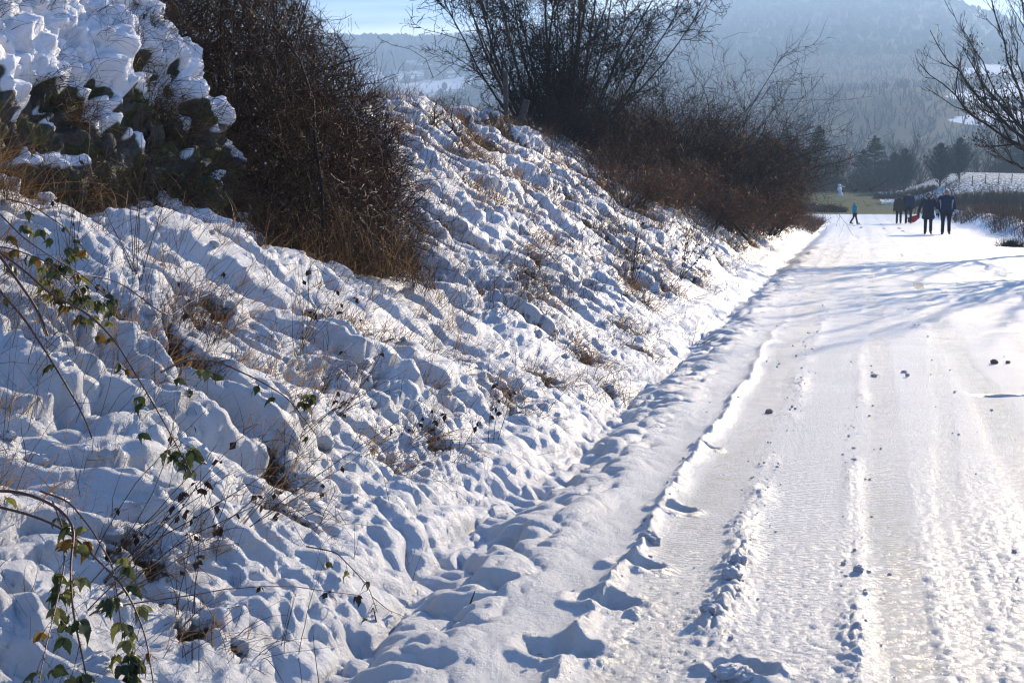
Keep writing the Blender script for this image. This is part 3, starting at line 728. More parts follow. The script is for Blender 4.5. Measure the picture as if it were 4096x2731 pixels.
def thicket():
    rng = np.random.default_rng(31)
    root = plant_empty('thicket', (-4.3, 11.8, float(ground(-4.3, 11.8))), 'huge dense brown thicket of leafless thorny twigs right of the rock outcrop', 'thicket')
    off = np.array(root.location)
    n = 46
    bx = -4.0 - 3.2 * rng.random(n); by = 10.6 + 2.9 * rng.random(n)
    b = np.stack([bx, by, ground(bx, by) - 0.05], 1)
    d = np.stack([0.1 + 0.5 * rng.random(n), -0.15 + 0.35 * rng.normal(size=n), 0.9 + 0.5 * rng.random(n)], 1)
    P, R = stem_paths(b, d, 1.6 + 1.6 * rng.random(n), 9, rng, 0.16, -0.05, 0.016, 0.35)
    ok = inside_thicket(P[:, 3:], 0.12).all(1)
    P, R = P[ok], R[ok]
    for k in range(len(P)):
        V, F = tubes(P[k:k + 1], R[k:k + 1], 5); mk('stem', V - off, F, M['bark'], root)
    allP = []
    P1, R1 = spawn(P, R, 16, rng, (0.5, 1.1), (25, 70), 0.22, -0.02, 6, 0.2, 1, 0.5, 0.0022)
    k = inside_thicket(P1).all(1); P1, R1 = P1[k], R1[k]
    # shoots that fill the body and bristle at its skin
    m = 20000
    q = np.stack([-3.2 - 4.9 * rng.random(m * 4), 10.2 + 3.3 * rng.random(m * 4) ** 1.5, 0.8 + 4.6 * rng.random(m * 4)], 1); q[:, 1] = 10.2 + 4.6 * rng.random(m * 4) ** 1.4
    q = q[inside_thicket(q, -0.12)][:m]
    ctr = np.array([-5.6, 12.6, 0.9]); dd = nrm(q - ctr) + 0.5 * rng.normal(size=q.shape) + np.array([0.35, -0.1, 0.15])
    P2, R2 = stem_paths(q, dd, 0.30 + 0.35 * rng.random(len(q)), 5, rng, 0.28, -0.02, 0.0036, 0.5)
    k = inside_thicket(P2, 0.10)[:, 1:].all(1) | ((rng.random(len(P2)) < 0.06) & (P2[:, 0, 0] < -3.6)); P2, R2 = P2[k], R2[k]
    P3, R3 = spawn(P2, R2, 3, rng, (0.10, 0.28), (35, 80), 0.3, 0.05, 4, 0.15, 1, 0.7, 0.0020, 0.6)
    V1, F1 = tubes(P1, R1); V2, F2 = ribbons(P2, R2 * 1.15);     V, F = join([(V1, F1), (V2, F2)])
    tag(mk('branches', V - off, F, M['twig'], root), kind='stuff')
    k = P3[:, 0, 2] < 1.6 + 0.8 * rng.random(len(P3))
    V, F = ribbons(P3[~k], R3[~k] * 1.1); tag(mk('twigs', V - off, F, M['twig'], root), kind='stuff')
    if k.any():
        V, F = ribbons(P3[k], R3[k] * 1.1); tag(mk('rusty_twigs', V - off, F, M['twig_red'], root), kind='stuff')
    # grass hanging out at its foot
    m = 2400
    t = rng.random(m); gx = -5.4 + 2.15 * t + 0.15 * rng.normal(size=m); gy = 10.35 + 0.5 * rng.random(m)
    b = np.stack([gx, gy, ground(gx, gy) + 0.02 * rng.random(m)], 1)
    d = np.stack([0.3 * rng.normal(size=m) + 0.15, -0.25 + 0.3 * rng.normal(size=m), np.ones(m)], 1)
    P, R = stem_paths(b, d, 0.12 + 0.50 * rng.random(m) ** 2, 5, rng, 0.16, -0.14, 0.0018, 0.4)
    V, F = ribbons(P, R); tag(mk('dry_grass', V - off, F, M['straw_dark'], root), kind='stuff')
    k = (rng.random(m) < 0.40) & (pn(P[:, 0, 0] * 3, P[:, 0, 1] * 3, 9) > -0.2); P[k, :, 1] -= 0.08
    V, F = ribbons(P[k], R[k]); tag(mk('straw', V - off, F, M['straw'], root), kind='stuff')
thicket()

# ------------------------------------------------------------------ bare shrubs and trees
def woody(name, loc, label, cat, seed, stems, lv, mat='twig_grey', bark='bark', group=None, leaves=None, sides=5, rz=0):
    """stems: (P,R) in local space; lv: list of spawn settings, each applied to the level before"""
    rng = np.random.default_rng(seed)
    root = plant_empty(name, loc, label, cat, group, rz)
    P, R = stems
    for k in range(len(P)):
        V, F = tubes(P[k:k + 1], R[k:k + 1], sides); mk('trunk' if len(P) < 3 else 'stem', V, F, M[bark], root)
    lev = [(P, R)]
    for i, kw in enumerate(lv):
        cnt = kw.pop('cnt'); src = lev[kw.pop('src', -1)]
        lev.append(spawn(src[0], src[1], cnt, rng, **kw))
    half = max(1, len(lv) // 2)
    V, F = join([tubes(*l) for l in lev[1:1 + half]]); tag(mk('branches', V, F, M[bark], root), kind='stuff')
    if len(lev) > 1 + half:
        V, F = join([ribbons(l[0], l[1] * 1.15) for l in lev[1 + half:]]); tag(mk('twigs', V, F, M[mat], root), kind='stuff')
    if leaves:
        m_, size, matl = leaves; src = lev[-1][0]; j = rng.integers(0, len(src), m_)
        V, F = leaf_quads(src[j, -1], size, rng, 0.8); tag(mk('leaves', V, F, M[matl], root), kind='stuff')
    return root

# the large bare hawthorn on the crest
rng = np.random.default_rng(41)
def fan(n, spread_x, L0, L1, r0, K=10, core=0.0, wig=0.07, up=0.05, rng=rng, bx=0.35, by=0.3, ydir=0.35):
    a = np.linspace(-1, 1, n) + 0.12 * rng.normal(size=n)
    a = np.clip(a, -0.92, 1.05) if core else a
    a = a * np.abs(a) ** core
    b = np.stack([a * bx, by * rng.normal(size=n), np.full(n, -0.1)], 1)
    d = np.stack([a * spread_x, ydir * rng.normal(size=n), np.ones(n)], 1)
    L = L0 + (L1 - L0) * rng.random(n)
    return stem_paths(b, d, L, K, rng, wig, up, r0, 0.22)
st = fan(26, 0.92, 3.7, 5.4, 0.046, bx=0.35, core=0.7, wig=0.05)
st[1][:] *= (0.5 + 0.75 * rng.random(26))[:, None]
woody('bare_tree', (-6.5, 31.0, 2.35), 'wide bare many-stemmed tree standing on the bank crest behind the fence post', 'tree', 42, st,
      [dict(cnt=15, L=(0.7, 1.9), ang=(18, 46), wig=0.14, up=0.05, K=8, t0=0.08, rf=0.5, rmin=0.011),
       dict(cnt=10, L=(0.35, 1.0), ang=(30, 70), wig=0.25, up=0.04, K=6, t0=0.1, rf=0.55, rmin=0.007, taper=0.5),
       dict(cnt=4, L=(0.12, 0.40), ang=(35, 80), wig=0.3, up=0.05, K=4, t0=0.1, rf=0.7, rmin=0.0050, taper=0.7)], mat='twig_grey')
# thinner shrub behind it
st = fan(16, 0.35, 1.3, 2.1, 0.022, bx=0.75)
woody('bare_shrub', (-5.2, 39.5, 1.5), 'slender upright bare shrub right of the big bare tree on the crest', 'shrub', 43, st,
      [dict(cnt=11, L=(0.35, 0.8), ang=(18, 45), wig=0.14, up=0.10, K=6, rf=0.5, rmin=0.006),
       dict(cnt=8, L=(0.15, 0.4), ang=(25, 60), wig=0.22, up=0.10, K=5, rf=0.6, rmin=0.0045, taper=0.6)])
# little crooked shrub left of the post
st = fan(6, 1.4, 0.35, 0.60, 0.014, K=8, wig=0.28, up=0.02, bx=0.15)
woody('crooked_shrub', (-5.75, 19.0, float(ground(-5.75, 19.0)) + 0.05), 'small crooked bare thorn shrub on the crest between thicket and fence post', 'shrub', 44, st,
      [dict(cnt=8, L=(0.15, 0.36), ang=(35, 75), wig=0.3, up=0.02, K=6, rf=0.6, rmin=0.004),
       dict(cnt=6, L=(0.05, 0.17), ang=(40, 85), wig=0.35, up=0.02, K=4, rf=0.7, rmin=0.0022, taper=0.7)])
# one long twig reaching out of it
P = np.array([[(-5.75, 19.0, 3.2), (-5.85, 19.0, 3.45), (-6.05, 18.9, 3.58), (-6.3, 18.9, 3.64), (-6.5, 18.85, 3.74)]]); 
V, F = tubes(P, np.array([[0.006, 0.005, 0.004, 0.004, 0.003]])); V2, F2 = tubes(*spawn(P, np.full((1, 5), 0.004), 16, rng, (0.04, 0.10), (50, 85), 0.2, 0, 3, 0.1, 1, 0.7, 0.002))
V, F = join([(V, F), (V2, F2)])
tag(mk('bent_twig', V - np.array((-5.75, 19, 3.2)), F, M['bark']), 'single long bent twig reaching up left from the small crooked shrub', 'twig').location = (-5.75, 19, 3.2)

# hedge of bushes along the far half of the bank: four kinds, then copies
def hedge_bush(name, seed, w, h, n2, mat, label, leaves, group='leafless bushes along the far half of the bank'):
    rng = np.random.default_rng(seed)
    n = 26
    a = rng.random(n) * 2 * np.pi; rr = 0.35 * w * np.sqrt(rng.random(n))
    b = np.stack([rr * np.cos(a), rr * np.sin(a), np.full(n, -0.15)], 1)
    d = np.stack([0.8 * np.cos(a) + 0.1, 0.8 * np.sin(a), 0.8 + 0.5 * rng.random(n)], 1)
    P, R = stem_paths(b, d, h * (0.8 + 0.6 * rng.random(n)), 8, rng, 0.15, -0.03, 0.014, 0.3)
    root = plant_empty(name, (0, 0, 0), label, 'bush', group)
    for k in range(0, n, 2):
        V, F = tubes(P[k:k + 1], R[k:k + 1], 4); mk('stem', V, F, M['bark'], root)
    P1, R1 = spawn(P, R, 9, rng, (0.35 * h, 0.8 * h), (25, 70), 0.2, 0.02, 6, 0.1, 1, 0.5, 0.004)
    P2, R2 = spawn(P1, R1, n2, rng, (0.12 * h, 0.38 * h), (30, 75), 0.28, 0.04, 4, 0.05, 1, 0.6, 0.0028, 0.5)
    # low skirt of shoots
    m = 900; a = rng.random(m) * 2 * np.pi; rr = 0.55 * w * np.sqrt(rng.random(m))
    q = np.stack([rr * np.cos(a), rr * np.sin(a), h * 0.55 * rng.random(m) - 0.1], 1)
    P3, R3 = stem_paths(q, np.stack([np.cos(a), np.sin(a), 0.4 + 0.8 * rng.random(m)], 1), 0.2 + 0.35 * rng.random(m), 4, rng, 0.25, 0, 0.003, 0.5)
    V, F = join([tubes(P1, R1)]); tag(mk('branches', V, F, M['twig'], root), kind='stuff')
    V, F = join([ribbons(P2, R2 * 1.15), ribbons(P3, R3 * 1.15)]); tag(mk('twigs', V, F, M[mat], root), kind='stuff')
    if leaves:
        src = np.concatenate([P2[:, -1], P3[:, -1]]); src = src[src[:, 2] < h * 0.75]
        V, F = leaf_quads(src[rng.integers(0, len(src), leaves)], 0.035, rng, 0.5); tag(mk('leaves', V, F, M['rust'], root), kind='stuff')
    return root
HB = [hedge_bush('hedge_bush', 51, 2.6, 1.55, 9, 'twig', 'x', 700), hedge_bush('rusty_bush', 52, 1.8, 0.85, 8, 'twig_red', 'x', 900), hedge_bush('hedge_bush', 53, 2.8, 1.9, 9, 'twig_grey', 'x', 0)]
# (kind, x, y, scale, lift, label)
BUSH = [(2, -6.3, 29.6, 0.42, 0.0, 'low grey bush at the foot of the big bare tree on its left side'),
        (0, -5.7, 31.2, 0.62, 0.0, 'brown bush directly right of the stems of the big bare tree'),
        (0, -5.3, 33.5, 1.05, 0.0, 'brown bush on the crest below the slender upright shrub'),
        (2, -4.6, 36.0, 1.05, 0.0, 'grey green bush between the slender shrub and the tallest hedge part'),
        (0, -4.2, 38.5, 1.05, 0.0, 'brown bush in the middle of the dark hedge'),
        (2, -4.1, 42.0, 1.05, 0.0, 'dark bush of the hedge with thin bare shoots rising behind it'),
        (0, -3.9, 46.0, 0.95, 0.0, 'brown bush near the right end of the hedge'),
        (2, -3.9, 50.5, 0.92, 0.0, 'dark rounded bush second from the right end of the hedge'),
        (0, -3.6, 55.0, 0.68, 0.0, 'last dark bush of the hedge beside the road bend'),
        (1, -4.3, 26.5, 0.90, 0.0, 'rusty brown bush on the slope below the fence post and tree'),
        (1, -4.2, 30.0, 1.15, 0.0, 'rusty leafy bush half way down the bank under the hedge'),
        (1, -3.6, 32.5, 1.2, 0.0, 'rusty leafy bush low on the bank left of the leaning branch'),
        (1, -3.3, 36.0, 1.25, 0.0, 'rusty leafy bush low on the bank right of the leaning branch'),
        (1, -3.0, 40.0, 1.25, 0.0, 'rusty brown bush close to the road near the end of the hedge'),
        (0, -4.9, 28.3, 0.55, 0.0, 'small brown bush on the snowy slope in front of the big bare tree'),
        (1, -2.9, 46.5, 0.9, 0.0, 'farthest low rusty bush at the roadside before the bend'),
        (2, -3.7, 34.5, 0.75, 0.0, 'small grey green bush behind the leaning branch on the bank'),
        (0, -5.2, 35.5, 0.95, 0.0, 'brown bush behind the crest left of the tallest hedge part'),
        (2, -4.6, 41.0, 0.95, 0.0, 'dark bush behind the crest in the middle of the hedge'),
        (0, -4.7, 48.0, 0.85, 0.0, 'rearmost brown bush towards the right end of the hedge'),
        (0, -3.3, 41.0, 0.8, 0.0, 'small brown bush on the lower bank in front of the dark hedge')]
fst = {0: 1, 1: 1, 2: 1}
for k, (kind, x, y, sc, dz, lab) in enumerate(BUSH):
    sc *= 1.5 if kind != 1 and y > 29 else 1.12
    z = float(ground(x, y)) + dz
    if fst[kind]:
        o = HB[kind]; o.location = (x, y, z); o.scale = (sc,) * 3; o['label'] = lab; fst[kind] = 0
    else:
        copy_tree(HB[kind], (x, y, z), 1.7 * k, sc, lab)
# shoots standing above the hedge
for i, (x, y, H, nst, lab) in enumerate([(-4.35, 44.0, 2.5, 3, 'tall thin bare sapling with forked tip rising over the hedge'), (-3.85, 46.5, 1.9, 4, 'bare sapling with upswept shoots right of the forked one over the hedge'), (-3.3, 47.5, 1.6, 3, 'bent bare sapling farthest right above the hedge')]):
    rg2 = np.random.default_rng(60 + i)
    st = fan(nst, 0.28, H * 0.8, H, 0.02, K=8, wig=0.06, up=0.05, rng=rg2, bx=0.1, by=0.1, ydir=0.1)
    woody('sapling', (x, y, float(ground(x, y)) + 0.5), lab, 'sapling', 61 + i, st, [dict(cnt=6, L=(0.3, 0.8), ang=(20, 45), wig=0.12, up=0.15, K=5, t0=0.3, rf=0.5, rmin=0.005), dict(cnt=3, L=(0.1, 0.25), ang=(25, 60), wig=0.2, up=0.1, K=3, rf=0.7, rmin=0.003)])
# the dead branch leaning on the lower bank
p0 = np.array(sp1(-3.05, 33.2)); P = np.array([[p0 + (0.55, 0.0, -0.08), p0 + (0.3, 0, 0.22), p0 + (0.0, 0.1, 0.55), p0 + (-0.35, 0.2, 0.95), p0 + (-0.7, 0.3, 1.3)]])
V, F = tubes(P, np.array([[0.035, 0.032, 0.028, 0.02, 0.012]]), 6); V2, F2 = tubes(*spawn(P, np.full((1, 5), 0.02), 8, rng, (0.3, 0.7), (30, 60), 0.15, 0.1, 5, 0.3, 1, 0.4, 0.005))
V, F = join([(V, F), (V2, F2)])
o = mk('dead_branch', V - p0, F, M['bark']); o.location = p0; tag(o, 'long dead branch leaning in front of the rusty bushes on the bank', 'branch')

# fence post, the leaning board behind it and the frosted cane
def post(name, loc, r, h, tilt, label, cat='post', flat=1.0, mat='post'):
    k = 12; an = np.arange(k) * 2 * np.pi / k; zs = np.array([-0.3, 0.0, 0.3 * h, 0.6 * h, 0.92 * h, h - 0.01, h])
    V = [];
    for j, z in enumerate(zs):
        rr = r * (1 + 0.05 * math.sin(z * 9 + j)) * (0.86 if j == len(zs) - 1 else 1)
        for a in an: V.append((rr * math.cos(a) * (1 + 0.08 * math.sin(5 * a)), flat * rr * math.sin(a), z + (0.006 * math.sin(3 * a) if j > 4 else 0)))
    F = [(j * k + i, j * k + (i + 1) % k, (j + 1) * k + (i + 1) % k, (j + 1) * k + i) for j in range(len(zs) - 1) for i in range(k)]
    V.append((0, 0, h + 0.004)); T = [((len(zs) - 1) * k + i, (len(zs) - 1) * k + (i + 1) % k, len(V) - 1) for i in range(k)]
    o = mk(name, np.array(V), [np.array(F), np.array(T)], M[mat]); o.location = loc; o.rotation_euler = tilt
    return tag(o, label, cat)
post('fence_post', (-6.2, 25.0, float(ground(-6.2, 25.0)) + 0.02), 0.045, 0.95, (0, rad(-1), 0), 'upright round weathered fence post on the snowy crest')
post('leaning_post', (-6.5, 27.0, 2.72), 0.07, 0.72, (0, rad(17), 0.3), 'grey flat post leaning right behind the upright fence post', flat=0.35)
P = np.array([[(-6.36, 25.0, 3.20), (-6.5, 24.95, 3.05), (-6.58, 24.8, 2.85), (-6.72, 24.6, 2.68), (-6.95, 24.3, 2.62), (-7.1, 24.1, 2.55)]])
V, F = tubes(P, np.full((1, 6), 0.011), 5); V2, F2 = tubes(*spawn(P, np.full((1, 6), 0.008), 60, rng, (0.02, 0.06), (40, 90), 0.2, 0, 3, 0, 1, 0.9, 0.006))
V, F = join([(V, F), (V2, F2)]); o = mk('frosted_cane', V - P[0, 0], F, M['snow']); o.location = P[0, 0]
tag(o, 'white frosted cane curving down to the left of the fence post', 'cane')
P = np.array([[(-6.62, 24.8, 2.95), (-6.8, 24.7, 2.9), (-6.95, 24.6, 2.96), (-7.1, 24.5, 2.9)]]); V, F = tubes(P, np.full((1, 4), 0.006), 4); o = mk('frosted_twig', V - P[0, 0], F, M['snow']); o.location = P[0, 0]
tag(o, 'short frosted twig branching left beside the frosted cane', 'twig')

# the tree hanging in from the right
def right_tree():
    rng = np.random.default_rng(71)
    base = np.array([5.3, 42.0, 0.1]); root = plant_empty('roadside_tree', tuple(base), 'bare roadside tree hanging in from the right edge with clusters of dead seeds', 'tree')
    tips = [((4.9, 42.1, 2.6), (1.55, 42.3, 5.25)), ((4.8, 42, 2.7), (1.75, 41.5, 6.1)), ((4.75, 42, 2.9), (2.3, 42.6, 6.95)), ((4.8, 42, 2.6), (2.95, 41.6, 4.0)), ((4.85, 42, 2.2), (3.4, 42.4, 3.0)),
            ((4.8, 42, 2.9), (3.15, 42.2, 7.9)), ((4.85, 42, 3.0), (4.0, 43, 8.6)), ((4.9, 42, 3), (5.0, 41, 9.0)), ((4.95, 42, 2.8), (6.2, 43, 8.3)), ((4.95, 42, 2.6), (7.4, 42.4, 6.9)), ((4.95, 42, 2.2), (7.3, 41, 4.6)), ((4.9, 42, 2.3), (5.6, 39.6, 6.4)), ((4.9, 42, 2.5), (4.1, 44.8, 6.6)), ((4.8, 42, 2.8), (2.6, 41.2, 5.6))]
    Pt = np.array([[base - (0, 0, 0.3), (5.15, 42, 0.9), (4.98, 42, 1.7), (4.85, 42, 2.4), (4.78, 42, 3.0)]]); Rt = np.array([[0.17, 0.15, 0.13, 0.115, 0.09]])
    V, F = tubes(Pt - base, Rt, 10); mk('trunk', V, F, M['bark'], root)
    K = 12; P = []
    for a, b in tips:
        a = np.array(a); b = np.array(b); t = np.linspace(0, 1, K)[:, None]; sag = np.array([0, 0, -0.12 * np.linalg.norm(b - a)])
        q = a + (b - a) * t + sag * (4 * t * (1 - t)) * (0.5 if b[0] < 4 else 0) ; q[1:-1] += 0.05 * rng.normal(size=(K - 2, 3)); P.append(q)
    P = np.array(P) - base; R = np.full((len(P), 1), 0.05) * np.linspace(1, 0.16, K)[None, :] * (0.7 + 0.5 * rng.random((len(P), 1)))
    for k in range(len(P)):
        V, F = tubes(P[k:k + 1], R[k:k + 1], 6); mk('limb', V, F, M['bark'], root)
    P1, R1 = spawn(P, R, 11, rng, (0.7, 1.9), (18, 45), 0.11, 0.10, 8, 0.12, 0.95, 0.6, 0.011)
    P2, R2 = spawn(P1, R1, 6, rng, (0.25, 0.8), (22, 50), 0.15, 0.16, 6, 0.2, 1, 0.6, 0.006, 0.6)
    P3, R3 = spawn(P2, R2, 2, rng, (0.08, 0.25), (25, 60), 0.2, 0.2, 4, 0.4, 1, 0.8, 0.005, 0.8)
    V, F = tubes(P1, R1, 4); tag(mk('branches', V, F, M['bark'], root), kind='stuff')
    V, F = join([tubes(P2, R2), tubes(P3, R3)]); tag(mk('twigs', V, F, M['twig_grey'], root), kind='stuff')
    e = P2[:, -1]; e = e[(e[:, 0] > -2.6) & (e[:, 2] < 5.8)]; C = e[rng.integers(0, len(e), 900)] + 0.06 * rng.normal(size=(900, 3))
    V, F = leaf_quads(C, 0.07, rng, 1.2); tag(mk('seed_clusters', V, F, M['leaf_dead'], root), kind='stuff')
right_tree()
rt = [o for o in scene.objects if o.name == 'roadside_tree'][0]
copy_tree(rt, (5.0, 33.8, 0.1), 3.05, 0.92, 'nearer roadside tree just beyond the right edge whose branch shadows cross the road')

# ------------------------------------------------------------------ trees behind the bend
def conifer(name, H, W, seed, low=0.08, spiky=1.0, top=1.0, n=150, droop=-0.15):
    rng = np.random.default_rng(seed); root = plant_empty(name, (0, 0, 0), 'x', 'tree')
    Pt = np.array([[(0, 0, -0.5), (0, 0, H * 0.4), (0, 0, H)]]); V, F = tubes(Pt, np.array([[H * 0.025, H * 0.018, 0.02]]), 6); mk('trunk', V, F, M['bark'], root)
    t = low + (1 - low) * rng.random(n) ** 0.85; a = rng.random(n) * 2 * np.pi
    b = np.stack([0 * t, 0 * t, t * H], 1)
    rad_ = 0.5 * W * (1 - t) ** top * (0.7 + 0.6 * rng.random(n) * spiky) + 0.12
    P1, R1 = stem_paths(b, np.stack([np.cos(a), np.sin(a), np.full(n, droop + 0.25 * spiky)], 1), rad_, 6, rng, 0.06, 0.02, 0.03, 0.3)
    P2, R2 = spawn(P1, R1, 30, rng, (0.08 * W, 0.17 * W), (20, 45), 0.12, 0.05, 3, 0.05, 1, 1.0, 0.030 * H / 7, 0.3, lt=0.3)
    zz = P2[:, :1, 2:3]; P2 = P2[:, :1] + (P2 - P2[:, :1]) * (0.25 + 0.75 * np.clip(1 - zz / H, 0, 1))
    V, F = join([tubes(P1, R1), ribbons(P2, R2 * 1.3)]); tag(mk('crown', V, F, M['conifer'], root), kind='stuff'); return root
CO = [conifer('conifer', 8.3, 6.8, 81, 0.02, 0.9, 0.8, 210), conifer('juniper', 4.8, 6.0, 82, 0.0, 1.3, 0.95, 190, 0.75), conifer('pine', 8.2, 6.6, 83, 0.10, 0.9, 0.5, 150, 0.3)]
CPOS = [(0, -5.3, 185, 1.0, 'tall shaggy conifer standing alone behind the white snow figure'),
        (2, -9.4, 190, 1.0, 'broad dark pine left of the tall shaggy conifer'), (2, -7.6, 196, 0.72, 'lower bushy pine between the broad pine and the tall shaggy conifer'), (2, -12.3, 198, 1.02, 'faint pine just above the right end of the hedge'),
        (0, 1.7, 188, 0.86, 'narrow conifer left of the rounded bare tree'), (0, 0.2, 193, 0.68, 'smaller conifer at the left foot of the narrow conifer'),
        (1, 5.1, 180, 1.05, 'dense dark juniper in front of the rounded bare tree'), (1, 4.0, 186, 1.0, 'dark juniper half hidden left of the dense dark one'),
        (1, 8.5, 165, 0.98, 'left juniper of the dark pair in front of the frosted meadow'), (1, 10.7, 168, 0.95, 'right juniper of the dark pair in front of the frosted meadow'),
        (0, 19.2, 205, 0.80, 'conifer rising behind the meadow near the right edge'), (0, 21.5, 210, 0.72, 'second conifer behind the meadow at the right edge')]
fst = [1, 1, 1]
for k, (kind, x, y, sc, lab) in enumerate(CPOS):
    z = float(ground(x, y)) - 0.1
    if fst[kind]: o = CO[kind]; o.location = (x, y, z); o.scale = (sc,) * 3; o['label'] = lab; fst[kind] = 0
    else: copy_tree(CO[kind], (x, y, z), 2.1 * k, sc, lab)
def far_bare(seed, H, W):
    rg2 = np.random.default_rng(seed); st = fan(9, W / H * 0.9, H * 0.7, H, 0.09, K=8, wig=0.08, up=0.05, rng=rg2, bx=0.2, by=0.2, ydir=W / H * 0.6)
    return woody('far_bare_tree', (0, 0, 0), 'x', 'tree', seed + 1, st, [dict(cnt=12, L=(H * 0.2, H * 0.45), ang=(20, 50), wig=0.12, up=0.05, K=5, t0=0.2, rf=0.5, rmin=0.02), dict(cnt=8, L=(H * 0.08, H * 0.2), ang=(25, 60), wig=0.2, up=0.05, K=4, rf=0.6, rmin=0.012)], mat='wood_far', bark='wood_far')
FB = far_bare(91, 7.2, 5.5)
FPOS = [(5.2, 190, 1.05, 'rounded bare tree rising behind the dense dark juniper'), (-2.6, 195, 0.88, 'bare tree right of the tall shaggy conifer'), (-0.9, 196, 0.78, 'bare tree left of the narrow conifer'), (-3.8, 199, 0.7, 'thin bare tree close behind the tall shaggy conifer'), (-11.0, 186, 0.8, 'bare tree left of the broad pine'), (-14.5, 190, 0.9, 'bare tree partly hidden behind the hedge end'),
        (15.4, 203, 0.62, 'low round bare tree behind the frosted meadow'), (17.4, 206, 0.6, 'bare tree between the low round tree and the conifer on the right'), (20.5, 204, 0.62, 'bare tree among the conifers near the right edge'), (23.5, 206, 0.68, 'outermost bare tree on the right behind the meadow'), (7.5, 196, 0.6, 'low bare tree behind the gap left of the juniper pair'), (13.0, 200, 0.45, 'small bare tree right behind the juniper pair'), (-17, 196, 0.9, 'bare tree hidden mostly by the hedge on the far left')]
for k, (x, y, sc, lab) in enumerate(FPOS):
    z = float(ground(x, y)) - 0.1
    if k == 0: FB.location = (x, y, z); FB.scale = (sc,) * 3; FB['label'] = lab
    else: copy_tree(FB, (x, y, z), 1.3 * k, sc, lab)
# brushwood at their feet
rng = np.random.default_rng(95); m = 3000
x = -22 + 48 * rng.random(m); y = 174 + 26 * rng.random(m) + 0.3 * np.clip(x, 0, 30); keep = (x < 4) | (y > 192); x, y = x[keep], y[keep]; m = len(x)
P, R = stem_paths(np.stack([x, y, ground(x, y) - 0.1], 1), np.stack([0.5 * rng.normal(size=m), 0.5 * rng.normal(size=m), np.ones(m)], 1), (1.4 + 2.6 * rng.random(m) ** 2) * (0.5 + 0.5 * ss(8, -2, x) if False else 1.0), 4, rng, 0.2, 0, 0.03, 0.4)
P2, R2 = spawn(P, R, 3, rng, (0.3, 0.9), (25, 60), 0.2, 0, 3, 0.2, 1, 0.7, 0.016)
V, F = join([ribbons(P, R), ribbons(P2, R2)]); tag(mk('brushwood', V, F, M['twig_grey']), 'tangled brushwood at the foot of the far trees', 'brushwood', kind='stuff')

# saplings in the hedge on the right of the bend
sap = []
for i in range(3):
    rg2 = np.random.default_rng(100 + i); st = fan(5, 0.35, 2.2, 3.3, 0.035, K=7, wig=0.08, up=0.05, rng=rg2, bx=0.25, by=0.2, ydir=0.25)
    sap.append(woody('hedge_sapling', (0, 0, 0), 'bare sapling in the thin hedge row right of the walkers', 'sapling', 110 + i, st, [dict(cnt=9, L=(0.5, 1.2), ang=(20, 50), wig=0.14, up=0.08, K=5, rf=0.5, rmin=0.010), dict(cnt=5, L=(0.15, 0.45), ang=(25, 60), wig=0.2, up=0.05, K=3, rf=0.6, rmin=0.006)], mat='twig_grey', bark='twig_grey', group='bare saplings in the hedge row behind the walkers'))
rng = np.random.default_rng(120)
for k in range(34):
    x = 3.4 + 0.42 * k + 0.25 * rng.normal(); y = 110 + 0.16 * k + 1.8 * rng.normal(); z = float(ground(x, y)) - 0.1; sc = (0.62 + 0.3 * rng.random()) * (0.75 if k < 3 else 1)
    if k < 3: sap[k].location = (x, y, z); sap[k].scale = (sc,) * 3; sap[k].rotation_euler[2] = k
    else: copy_tree(sap[k % 3], (x, y, z), 6.28 * rng.random(), sc)
# dark low hedge at the far side of the bend and the one above the right meadow
def low_hedge(x0, x1, y0, y1, h, n, label, mat, seed):
    rng = np.random.default_rng(seed); t = rng.random(n); x = x0 + (x1 - x0) * t; y = y0 + (y1 - y0) * t + 0.8 * rng.normal(size=n)
    o = np.array([0.5 * (x0 + x1), 0.5 * (y0 + y1), float(ground(0.5 * (x0 + x1), 0.5 * (y0 + y1)))])
    P, R = stem_paths(np.stack([x, y, ground(x, y) - 0.1], 1), np.stack([0.5 * rng.normal(size=n), 0.5 * rng.normal(size=n), np.ones(n)], 1), h * (0.6 + 0.7 * rng.random(n)) * (0.6 + 0.4 * np.sin(np.pi * t)), 4, rng, 0.2, 0, 0.022, 0.5)
    P2, R2 = spawn(P, R, 4, rng, (0.25 * h, 0.6 * h), (25, 60), 0.2, 0, 3, 0.1, 1, 0.8, 0.012)
    root = plant_empty('low_hedge', tuple(o), label, 'hedge'); V, F = tubes(P, R); tag(mk('stems', V - o, F, M['twig'], root), kind='stuff'); V, F = ribbons(P2, R2); tag(mk('twigs', V - o, F, M[mat], root), kind='stuff')
low_hedge(-9, -1.3, 134.5, 131.5, 0.85, 1500, 'low dark hedge on the far side of the road where it bends left', 'twig', 131)
low_hedge(5, 24, 146, 148, 1.1, 2600, 'long dark hedge below the frosted meadow on the right', 'twig_grey', 132)
low_hedge(1.5, 8, 162, 164, 0.9, 900, 'snow sprinkled scrub left of the juniper pair', 'twig_grey', 133)

# meadow fence
fr = empty('meadow_fence', (12, 158, 3.2), 0, 'wire fence with thin dark posts across the frosted meadow', 'fence')
fo = np.array(fr.location); tops = []
for k in range(14):
    x = 6.0 + 1.35 * k; y = 156.5 + 0.35 * k; z = float(ground(x, y))
    V, F = tubes(np.array([[(x, y, z - 0.2), (x, y, z + 0.5), (x + 0.03, y, z + 1.05)]]), np.array([[0.05, 0.05, 0.045]]), 6); mk('post', V - fo, F, M['bark'], fr); tops.append((x, y, z))
for h in (0.5, 0.95):
    V, F = tubes(np.array([[(x, y, z + h) for x, y, z in tops]]), np.full((1, len(tops)), 0.006), 3); mk('wire', V - fo, F, M['post'], fr)

